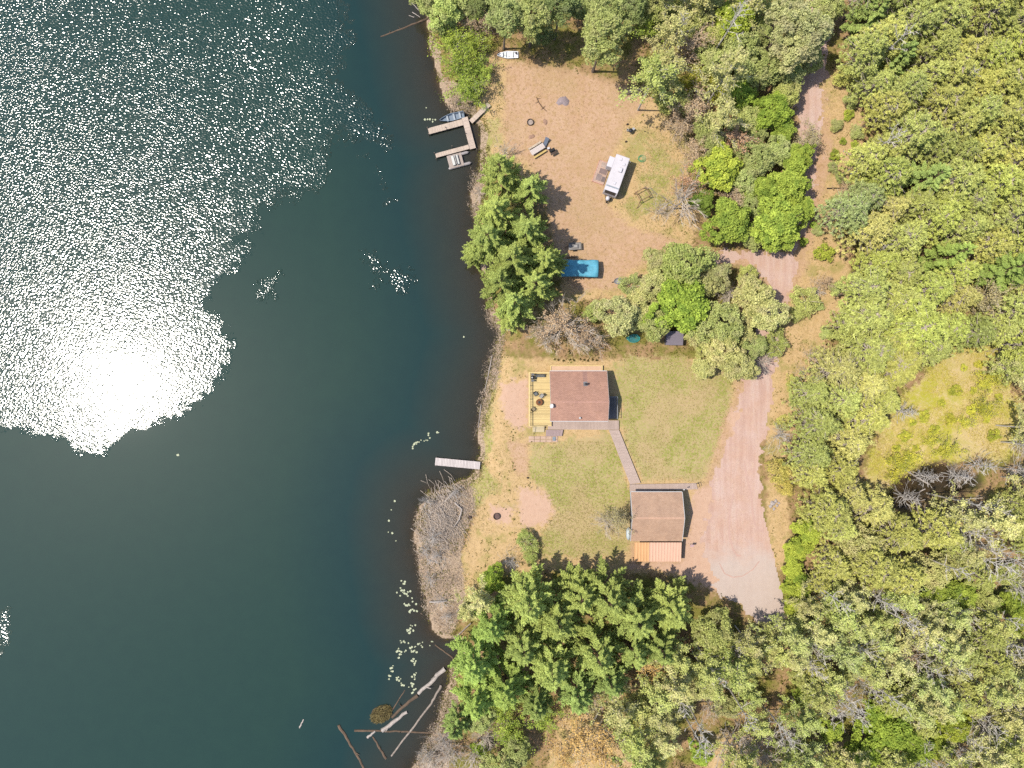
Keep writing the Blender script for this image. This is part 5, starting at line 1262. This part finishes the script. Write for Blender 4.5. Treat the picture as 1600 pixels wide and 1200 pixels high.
def build_yard():
    iron = mat('rusty_iron', C(92,74,64), rough=.8, var=.25); ash = mat('ash', C(196,178,166), var=.2, fs=30); blk = mat('yard_black', C(42,40,40), rough=.6)
    def ring(px, py, r, lab, am):
        x, y, z = G(px, py); t = thing('fire_ring', lab, 'fire pit', (x, y, z), 0, 'fire rings in the sand')
        q = MB(); q.lathe([(r, -.05), (r, .32), (r-.045, .32), (r-.05, .02)], 28); o = q.build('ring_wall', iron, t); 
        q = MB(); q.lathe([(r-.055, .03), (r-.055, .06), (.1, .1)], 20); q.build('ash_bed', am, t)
    ring(828.5, 191.5, .5, 'round iron fire ring with pale ash near the U-shaped dock', ash)
    ring(776, 806.5, .52, 'rusty fire ring with dark ash on the lower beach', mat('dark_ash', C(122,98,92), var=.3, fs=20))
    q = MB(); x, y, z = G(776.6, 807)
    # picnic table with bench
    o = G(839.5, 235.5); rz = math.atan2(-(227.5-239.5), 849-829.5)
    t = thing('picnic_table', 'picnic table with white top and yellow bench on the sandy clearing', 'table', o, rz)
    q = MB(); boards(q, -1.2, 1.2, -.42, .42, .72, .76, .14); q.build('table_top', mat('white_top', C(240,224,214), var=.06), t)
    ym = mat('yellow_bench_wood', C(238,205,130), var=.12)
    for s, m in ((-1, ym), (1, mat('pale_bench_wood', C(226,205,180)))):
        q = MB(); boards(q, -1.15, 1.15, s*.78-.14, s*.78+.14, .42, .46, .14); q.build('bench', m, t)
    for xx in (-.85, .85):
        for s in (-1, 1): q = MB(); q.slab([(xx-.04, s*.72, .0), (xx+.04, s*.72, .0), (xx+.04, s*.25, .715), (xx-.04, s*.25, .715)] if s < 0 else [(xx-.04, s*.25, .715), (xx+.04, s*.25, .715), (xx+.04, s*.72, 0.), (xx-.04, s*.72, 0.)], .09); q.build('leg', ym, t)
    x, y, z = G(852, 224.5); t = thing('lounge_chair', 'blue-grey reclining lounge chair standing at the end of the picnic table', 'chair', (x, y, z), -.42)
    cm = mat('blue_grey_canvas', C(120,130,148), var=.15)
    q = MB(); q.slab([(-.3, -.85, .35), (.3, -.85, .35), (.3, .1, .35), (-.3, .1, .35)], .05); q.build('seat', cm, t); q = MB(); q.slab([(-.3, .1, .35), (.3, .1, .35), (.3, .75, .8), (-.3, .75, .8)], .05); q.build('backrest', cm, t)
    for xx in (-.3, .3): q = MB(); q.tube([(xx, -.8, 0), (xx, -.6, .34), (xx, .1, .36), (xx, .6, 0)], .025); q.build('leg', blk, t)
    x, y, z = G(862.5, 237.5); t = thing('charcoal_grill', 'black barrel grill beside the picnic table and lounge chair', 'grill', (x, y, z), .5)
    q = MB(); q.tube([(-.45, 0, .75), (-.4, 0, .75), (.4, 0, .75), (.45, 0, .75)], [.1, .27, .27, .1], 14); q.build('barrel', blk, t); q = MB(); q.box(-.5, .5, -.62, -.3, .72, .76); q.build('shelf', iron, t)
    for xx in (-.3, .3):
        for yy in (-.2, .2): q = MB(); q.tube([(xx, yy, 0), (xx, yy*.6, .55)], .025); q.build('leg', blk, t)
    x, y, z = G(857, 232.6); t = thing('cooler_box', 'small white and pink cooler between the lounge chair and the grill', 'cooler', (x, y, z), .4)
    q = MB(); q.box(-.18, .18, -.14, .14, 0, .3, 0, .03); q.build('box', mat('pink_cooler', C(216,180,186)), t); q = MB(); q.box(-.2, .2, -.16, .16, .303, .36, 0, .03); q.build('lid', mat('cooler_lid', C(240,236,238)), t)
    # kettle grill and bucket north of the camper
    x, y, z = G(984, 207); t = thing('kettle_grill', 'black kettle grill on the grass north of the camper', 'grill', (x, y, z), .6)
    q = MB(); q.lathe([(.08, .5), (.26, .6), (.33, .78), (.34, .8)], 18); q.build('bowl', blk, t); q = MB(); q.lathe([(.34, .805), (.31, .92), (.18, 1.02), (.04, 1.05)], 18); q.build('lid', mat('kettle_lid', C(50,50,52), rough=.3, spec=.5), t)
    for a in (0, 2.1, 4.2): q = MB(); q.tube([(.12*math.cos(a), .12*math.sin(a), .55), (.36*math.cos(a), .36*math.sin(a), 0)], .02); q.build('leg', DEAD, t)
    q = MB(); q.box(.35, .75, -.18, .18, .7, .73); q.build('side_table', mat('grill_table', C(205,205,205)), t)
    x, y, z = G(980.5, 204); t = thing('bucket', 'white bucket beside the black kettle grill', 'bucket', (x, y, z)); q = MB(); q.lathe([(.15, 0), (.19, .36), (.16, .36), (.13, .05)], 16); q.build('pail', mat('white_plastic', C(236,232,230)), t); q = MB(); q.tube([(-.17, 0, .34), (-.1, 0, .48), (.1, 0, .48), (.17, 0, .34)], .012); q.build('handle', blk, t)
    for px, py, lab in ((980.3, 194.5, 'small black stump north of the kettle grill'), (978, 221.5, 'small black stump south of the kettle grill'), (824.5, 746.5, 'small dark stump at the lawn edge below the cabin'), (734, 808, 'dark broken stump at the east end of the brush pile')):
        x, y, z = G(px, py); k = 1.9 if px == 734 else 1; t = thing('tree_stump', lab, 'stump', (x, y, z), 0, 'small dark stumps'); q = MB(); q.lathe([(.2*k, -.1), (.15*k, .1), (.14*k, .28), (.05, .3)], 9, 0, 0, 1, .85); q.build('stump_wood', mat('charred_wood', C(72,54,48), var=.3), t)
        q = MB(); q.lathe([(.11*k, .301), (.11*k, .312)], 9, 0, 0, 1, .85); q.build('cut_face', iron, t)
    # mound of ash and gravel
    x, y, z = G(880, 158); v = []; rng = np.random.default_rng(4); n = 24
    q = MB()
    rings = [(.95, -.03), (.75, .1), (.5, .22), (.2, .3)]
    lob = [1+.22*math.sin(2*2*PI*k/n+.6)+.14*math.sin(3*2*PI*k/n+2)+rng.normal(0, .05) for k in range(n)]
    vs = []
    for r, zz in rings:
        for k in range(n): vs.append((r*lob[k]*math.cos(2*PI*k/n)*.85, r*lob[k]*math.sin(2*PI*k/n), zz+rng.normal(0, .025)))
    fs = [(i*n+k, i*n+(k+1) % n, (i+1)*n+(k+1) % n, (i+1)*n+k) for i in range(3) for k in range(n)]+[tuple(3*n+k for k in range(n))]
    q.add(vs, fs); tag(link('gravel_heap', q.mesh('gravel_heap', mat('grey_gravel', C(176,158,158), var=.25, vs=5, fs=25, bump=.6, bs=18), True), None, (x, y, z), -.6), 'low heap of grey gravel in the sandy clearing', 'gravel heap')
    for px, py, lab in ((852, 190.5, 'dark burnt patch of ash east of the fire ring'), (831, 213.5, 'dark burnt patch of ash south of the fire ring')):
        x, y, z = G(px, py); rr = np.random.default_rng(int(px)); q = MB(); n = 16; q.lathe([(.5, -.03), (.42, .045), (.1, .06)], n, 0, 0, .7 if px > 840 else 1.1, 1 if px > 840 else .65); q.v = [(a*(1+rr.normal(0, .12)), b*(1+rr.normal(0, .12)), c) for a, b, c in q.v]
        tag(link('ash_patch', q.mesh('ash_patch', mat('scattered_ash', C(184,146,122), var=.25, vs=6), True), None, (x, y, z), .3), lab, 'ash patch', 'burnt patches near the fire ring')
    # fallen limb
    q = MB(); pts = [np.array(G(a, b))+(0, 0, .12) for a, b in ((838, 152), (841.5, 160), (847, 168), (854, 174))]; q.tube(pts, [.03, .06, .07, .04], 6)
    for a, b, c, d in ((841, 159, 836, 162), (848.5, 169, 852, 165.5), (848.5, 169, 844.5, 172.5), (839, 155, 844, 154)): q.tube([np.array(G(a, b))+(0, 0, .13), np.array(G(c, d))+(0, 0, .2)], [.04, .02], 5)
    tag(q.build('fallen_limb', mat('limb_brown', C(120,92,74), var=.2)), 'thin forked fallen limb on the sand north-east of the fire ring', 'fallen branch')
    # broken wooden frame
    x, y, z = G(1003, 306); t = thing('wooden_frame', 'weathered square swing frame of brown timbers on the grass by the bare tree', 'frame', (x, y, z), .5)
    wm = mat('frame_timber', C(150,116,92), var=.25)
    q = MB(); q.tube([(-.95, -.75, 1.0), (.95, -.75, 1.05)], .06); q.tube([(-.95, .75, 1.0), (.95, .75, 1.05)], .06); q.build('rail', wm, t)
    q = MB(); q.tube([(-.85, -.85, 1.09), (-.85, .85, 1.09)], .06); q.tube([(.85, -.85, 1.13), (.85, .85, 1.13)], .06); q.build('crossbar', wm, t)
    for sx in (-.85, .85):
        for sy in (-.75, .75): q = MB(); q.tube([(sx*1.05, sy*1.05, -.1), (sx, sy, 1.06)], .06); q.build('leg', wm, t)
    q = MB(); q.tube([(-.85, -.75, .9), (-1.6, -1.35, .1)], .05); q.build('brace', wm, t); 
    # green hose coil, paddling pool
    x, y, z = G(1001.5, 248); t = thing('hose_coil', 'loose coil of green hose on the grass east of the camper', 'hose', (x, y, z)); gm = mat('green_hose', C(120,190,132), rough=.5)
    for k in range(4):
        q = MB(); r = .28+.09*k; q.tube([(r*math.cos(a)*1.1+.05*k, r*math.sin(a), .04+.02*k) for a in np.linspace(0, 2*PI, 26)], .026, 5); q.build('hose_loop', gm, t)
    x, y, z = G(990, 529); t = thing('paddling_pool', 'teal plastic paddling pool under the grey-green bushes', 'pool', (x, y, z), .1); tm = mat('teal_plastic', C(64,168,160), rough=.4, spec=.4, var=.1)
    q = MB(); q.lathe([(.8, -.03), (.88, .22), (.92, .26), (.85, .26), (.76, .06)], 28, 0, 0, 1.05, .72); q.build('basin', tm, t, False)
    q = MB(); q.lathe([(.75, .07), (.75, .1), (.1, .11)], 24, 0, 0, 1.04, .7); q.build('pool_water', mat('murky_water', C(70,135,130), rough=.1, spec=.5, var=.3), t)
    q = MB(); q.lathe([(.22, .2), (.24, .3), (.1, .36)], 14, -.95, .1); q.build('spout', tm, t)
    # plants in a row
    for k, px in enumerate((866.5, 872, 880, 891, 896.5, 907, 913, 919, 925.5, 932)):
        x, y, z = G(px, 561.5+(k*37 % 5)*.5); rng = np.random.default_rng(k); c = rng.normal(0, .1, (60, 3)); c[:, 2] = np.abs(c[:, 2])*1.6+.03
        v_, f_ = cards(c, .06, .5, .3, rng=rng)
        tag(link('bedding_plant', np_mesh('bedding_plant', v_, f_, L_PLANT, rng.uniform(0, 1, 60)), None, (x, y, z)), 'tiny dark bedding plant in the row along the north side of the cabin', 'plant', 'row of bedding plants north of the cabin')
    # boards, logs and rocks lying about
    def log(name, lab, cat, pts, r, m, z=.1, group=None, knots=1):
        q = MB(); P3 = [np.array(G(a, b)) for a, b in pts]
        for p in P3: p[2] = max(p[2], 0)+z
        n = 7; full = []
        for i in range(len(P3)-1):
            for k in range(n): full.append(P3[i]+(P3[i+1]-P3[i])*k/n+np.array((random.gauss(0, r*.18), random.gauss(0, r*.18), 0)))
        full.append(P3[-1]); c = full[0].copy(); c[2] = 0
        rr = [r*(1-.35*i/len(full))*random.uniform(.9, 1.1) for i in range(len(full))]; q.tube([p-c for p in full], rr, 8)
        for _ in range(knots):
            i = random.randrange(2, len(full)-2); d = np.array((random.gauss(0, 1), random.gauss(0, 1), .5)); d /= np.linalg.norm(d); q.tube([full[i]-c, full[i]-c+d*r*3.2], [r*.4, r*.12], 5)
        return tag(link(name, q.mesh(name, m), None, tuple(c)), lab, cat, group)
    bl = mat('black_log', C(64,50,44), var=.3); wl = mat('weathered_log', C(176,160,146), var=.3, streak=(1, 1, 1), fs=9); brown = mat('wet_brown_log', C(122,100,80), var=.35, vs=1.2); pale = mat('bleached_log', C(206,192,180), var=.22)
    x, y, z = G(1360, 185); log('weathered_log', 'short thick grey log lying beside the track near the right woods', 'log', [(1354, 188), (1366, 181)], .3, wl, .2)
    log('dark_log', 'thin black log lying across the east track', 'log', [(1292, 294.5), (1324, 294)], .1, bl, .08); log('plank', 'short pale plank on the dry grass east of the track', 'plank', [(1317, 236), (1330, 243)], .1, pale, .08, None, 0)  # dark log: a thin black tube laid across the track
    x, y, z = G(1332, 271.5); t = thing('plastic_tub', 'small white tub at the edge of the right woods', 'tub', (x, y, z), .4); q = MB(); q.box(-.34, .34, -.26, .26, 0, .4, 0, .08); q.build('tub_body', mat('tub_white', C(236,240,236)), t); q = MB(); q.box(-.36, .36, -.28, .28, .403, .46, 0, .06); q.build('lid', mat('tub_lid', C(240,242,240)), t)
    log('plank', 'pale plank at the shore end of the big lakeside pines', 'plank', [(788, 515), (801, 516)], .1, pale, .1, None, 0)
    rm = mat('grey_rock', C(206,192,184), var=.2, vs=4, bump=.5)
    for k, (px, py, r) in enumerate(((1207, 786, .42), (1212, 783, .3), (1204, 791, .3), (1214, 790, .22), (1209, 795, .25), (1217, 786, .2))):
        x, y, z = G(px, py); rng = np.random.default_rng(30+k); q = MB(); q.lathe([(.7*r, -.2*r), (r, .15*r), (.8*r, .6*r), (.3*r, .85*r)], 9); q.v = [(a*(1+rng.normal(0, .14)), b*(1+rng.normal(0, .14)), c*(1+rng.normal(0, .1))) for a, b, c in q.v]
        tag(link('rock', q.mesh('rock', rm), None, (x, y, z)), 'pale rock in the small heap on the grass verge right of the driveway', 'rock', 'rocks heaped beside the driveway')
    # logs in the lake
    lk = 'logs lying in the lake'
    log('sunken_log', 'long pale log whose brown half lies in the water by the tussock', 'log', [(696, 1044), (655, 1080)], .36, pale, .0, lk, 2); log('sunken_log', 'brown waterlogged log leading from the pale log to the tussock', 'log', [(654, 1081), (615, 1114)], .3, brown, -.06, lk)
    log('sunken_log', 'thin straight grey log with one end on the lower shore', 'log', [(690, 1070), (675, 1096), (613, 1177)], .2, wl, .02, lk); log('sunken_log', 'reddish brown log lying level below the tussock', 'log', [(559, 1130), (620, 1137), (681, 1145)], .19, brown, -.04, lk)
    log('sunken_log', 'dark brown log slanting to the bottom edge, farthest left of the logs', 'log', [(536, 1118), (556, 1158), (578, 1204)], .27, brown, -.07, lk); log('sunken_log', 'short brown log with a pale end pointing down from the tussock', 'log', [(605, 1181), (586, 1142)], .22, brown, -.03, lk)
    log('sunken_log', 'thick pale short log lying on the right side of the tussock', 'log', [(600, 1134), (638, 1107)], .32, pale, .05, lk, 2); log('sunken_log', 'pale stub of wood at the lower left end of the tussock', 'log', [(578, 1143), (590, 1133)], .2, pale, .05, lk, 0)
    log('sunken_log', 'brown pole pointing up from the top of the tussock', 'log', [(616, 1102), (635, 1072)], .11, brown, -.02, lk); log('sunken_log', 'brown log at the mouth of the small cove', 'log', [(709, 1028), (680, 1006)], .14, brown, -.02, lk)
    log('sunken_log', 'faint sunken pole running right from the tussock under the grey log', 'log', [(622, 1118), (656, 1139)], .12, brown, -.2, lk); log('sunken_log', 'faint sunken pole above left of the tussock', 'log', [(568, 1090), (592, 1103)], .13, brown, -.3, lk, 0); log('sunken_log', 'faint sunken pole left of the tussock', 'log', [(565, 1102), (579, 1127)], .13, brown, -.32, lk, 0)
    log('sunken_log', 'long curved brown log reaching into the lake at the top shore', 'log', [(673, 27), (640, 44), (598, 66)], .17, brown, -.04, lk, 3); log('driftwood', 'small white piece of driftwood floating alone in the lower lake', 'driftwood', [(478.5, 1120), (485, 1107)], .12, pale, .03, None, 0)
    for k_, (a, b) in enumerate((((644, 7), (655, 18)), ((645, 22), (657, 29)), ((648, 30), (640, 28)))): log('dead_stick', ('longest', 'middle', 'shortest')[k_]+' of three white dead sticks in the water by the top shore log', 'stick', [a, b], .06, pale, .1, 'sticks beside the top shore log', 0)
    log('sunken_log', 'thin sunken stick in the open water left of the big pines', 'log', [(674, 381), (697, 412)], .05, brown, -.12, lk, 0)
    log('fallen_log', 'white fallen trunk lying on the reed bank', 'fallen log', [(671, 940), (699, 938)], .15, pale, .35); log('fallen_log', 'grey leaning dead trunk at the cove below the reed bank', 'fallen log', [(736, 972), (710, 997)], .11, wl, .4); log('fallen_log', 'short grey fallen trunk above the cove', 'fallen log', [(727, 938), (713, 956)], .11, wl, .4)
    log('fallen_log', 'bleached forked trunk on the east edge of the brush pile', 'fallen log', [(711, 784), (722, 795), (718, 810), (710, 822)], .12, pale, .55, None, 4); log('fallen_log', 'bleached trunk sloping down the north edge of the brush pile', 'fallen log', [(710, 767), (697, 781), (672, 802)], .1, pale, .5, None, 3)
    log('timber_edging', 'pale pole lying along the water edge below the cabin', 'timber', [(769, 556), (762, 590), (757, 612)], .07, pale, .12, None, 0); log('timber_edging', 'pale pole along the bank left of the cabin beach', 'timber', [(752, 632), (747, 668)], .06, pale, .12, None, 0)
    log('fallen_log', 'bleached forked trunk lying across the dark pond', 'fallen log', [(1448, 756), (1425, 742), (1408, 732)], .13, pale, .5, None, 5); log('fallen_log', 'brown broken trunk at the lower edge of the dark pond', 'fallen log', [(1418, 775), (1442, 763)], .12, pale, .6, None, 2)
    # tussock of grass on the logs
    rng = np.random.default_rng(9); n = 1500; a = rng.uniform(0, 2*PI, n); r = 1.55*np.sqrt(rng.random(n)); c = np.stack([r*np.cos(a)*1.2, r*np.sin(a)*.8, .15+.35*(1-r/1.6)+rng.normal(0, .06, n)], 1)
    rot = .6; c[:, 0], c[:, 1] = c[:, 0]*math.cos(rot)-c[:, 1]*math.sin(rot), c[:, 0]*math.sin(rot)+c[:, 1]*math.cos(rot)
    v_, f_ = cards(c, .22, .16, .3, np.stack([np.cos(a), np.sin(a), np.full(n, .8)], 1), rng); x, y = P(596, 1116, .2)
    t = thing('grass_tussock', 'round tussock of brown grass growing on the crossed logs in the lake', 'tussock', (x, y, 0)); link('grass', np_mesh('tussock', v_, f_, leaf_mat('tussock_grass', C(128,112,70), C(196,178,126), .25), rng.uniform(0, 1, n)), t)
    q = MB(); q.lathe([(1.5, -.4), (1.4, .05), (.8, .22), (.1, .3)], 14, 0, 0, 1.15, .85); q.build('mound', mat('peat', C(96,80,58), var=.3), t)
    # brush pile
    x, y, z = G(692, 815); t = thing('brush_pile', 'big heap of grey dead twigs on the shore', 'brush pile', (x, y, z), 0); rng = np.random.default_rng(12); q = MB(); q2 = MB()
    for k in range(1000):
        a = rng.normal(-.95, .5); u = rng.normal(0, 1.35); w_ = rng.normal(0, 2.5); L = rng.uniform(.8, 2.6); cx, cy = u+.25*w_, w_-.25*u
        p = np.array((cx, cy, .15+.75*math.exp(-(u*u/1.8+w_*w_/6))*rng.uniform(.4, 1.1))); d = np.array((math.cos(a), math.sin(a), rng.normal(.05, .18)))*L/2; b = rng.normal(0, .1, 3)
        (q if k % 7 else q2).tube([p-d, p+b, p+d], [.03 if k % 7 else .05, .022, .01], 4, False)
    q.build('twigs', mat('grey_twigs', C(214,194,174,1.3), var=.3), t); q2.build('boughs', pale, t)
    # lily pads
    lm = mat('lily_pad', C(204,208,168,1.1), rough=.5, spec=.3, var=.25, vs=3); meshes = []
    for r in (.1, .135, .17):
        q = MB(); n = 14; pts = [(0, 0, .02)]+[(r*math.cos(a), r*math.sin(a), .025+.02*math.sin(3*a)) for a in np.linspace(.22, 2*PI-.22, n)]; q.add(pts+[(a, b, c-.012) for a, b, c in pts], [(0, k, k+1) for k in range(1, n)]+[(n+1, n+1+k+1, n+1+k) for k in range(1, n)]+[(k, n+1+k, n+2+k, k+1) for k in range(1, n)]); meshes.append(q.mesh('lily_pad', lm))
    CL = [(630,909,4),(627,924,3),(636,925,6),(625,931,3),(637,945,6),(645,940,3),(643,955,4),(648,952,3),(640,985,8),(636,988,4),(646,978,4),(630,1002,6),(622,1016,7),(626,1022,5),(647,1018,5),(645,1012,3),(648,1035,7),(613,1045,5),(608,1056,5),(622,1062,6),(629,1070,3),(648,1057,5),(643,1072,5),(645,1080,4),(655,1006,4),(661,1009,2),(674,1005,3),(650,694,4),(656,690,4),(662,687,3),(668,683,3),(684,675,2),(647,698,2),(667,187,2),(670,183,1),(677,189,3),(666,173,1),(276,710,2),(617,845,1),(611,830,2),(608,812,1),(615,784,1),(612,797,1),(720,523,1),(640,1008,3),(634,1016,2),(653,1048,2)]
    rnd = random.Random(3); lb = 'single pale green lily pad floating in the loose drift along the shore'
    for cx, cy, k in CL:
        for _ in range(k):
            x, y = P(cx+rnd.gauss(0, 2.4), cy+rnd.gauss(0, 2.4), 0); o = link('lily_pad', rnd.choice(meshes), None, (x, y, .004+rnd.random()*.02), rnd.uniform(0, 6.28)); tag(o, lb, 'lily pad', 'lily pads floating near the shore')
L_PLANT = leaf_mat('bedding_leaves', C(84,78,40), C(130,120,60), .3)

def main():
    build_ground(); build_water(); build_drive()
    make_protos(); fill_forest(); place_trees(); ground_cover()
    build_cabin(); build_paths(); build_garage(); build_camper(); build_tarp(); build_boats(); build_docks(); build_yard()
    # light: clear sky, sun from the west (left of the photo), about 60 degrees up
    zen, az = math.radians(29.5), math.radians(2)
    s = bpy.data.lights.new('sun', 'SUN'); s.energy = 4.25; s.angle = math.radians(.53); s.color = (1, .945, .85)
    so = bpy.data.objects.new('sun', s); COL.objects.link(so); so.rotation_euler = (0, -zen, az)
    w = bpy.data.worlds.new('World'); SC.world = w; w.use_nodes = True; nt = w.node_tree
    sk = nt.nodes.new('ShaderNodeTexSky'); sk.sky_type = 'NISHITA'; sk.sun_disc = False; sk.sun_elevation = PI/2-zen; sk.sun_rotation = math.radians(270); sk.air_density = 1.0; sk.dust_density = 1.0
    bg = nt.nodes['Background']; bg.inputs[1].default_value = .15; nt.links.new(sk.outputs[0], bg.inputs[0])
    cam = bpy.data.cameras.new('camera'); cam.sensor_width = 36.0; cam.lens = 36.0*H/160.0; cam.clip_end = 9000
    co = bpy.data.objects.new('camera', cam); COL.objects.link(co); co.location = (0, 0, H); SC.camera = co
    SC.view_settings.view_transform = 'Standard'; SC.view_settings.look = 'None'; SC.view_settings.gamma = 1; SC.view_settings.exposure = 1.06
    SC.cycles.use_denoising = False
    SC.cycles.max_bounces = 6; SC.cycles.diffuse_bounces = 3; SC.cycles.transmission_bounces = 3; SC.cycles.transparent_max_bounces = 6; SC.cycles.caustics_reflective = False; SC.cycles.caustics_refractive = False
main()
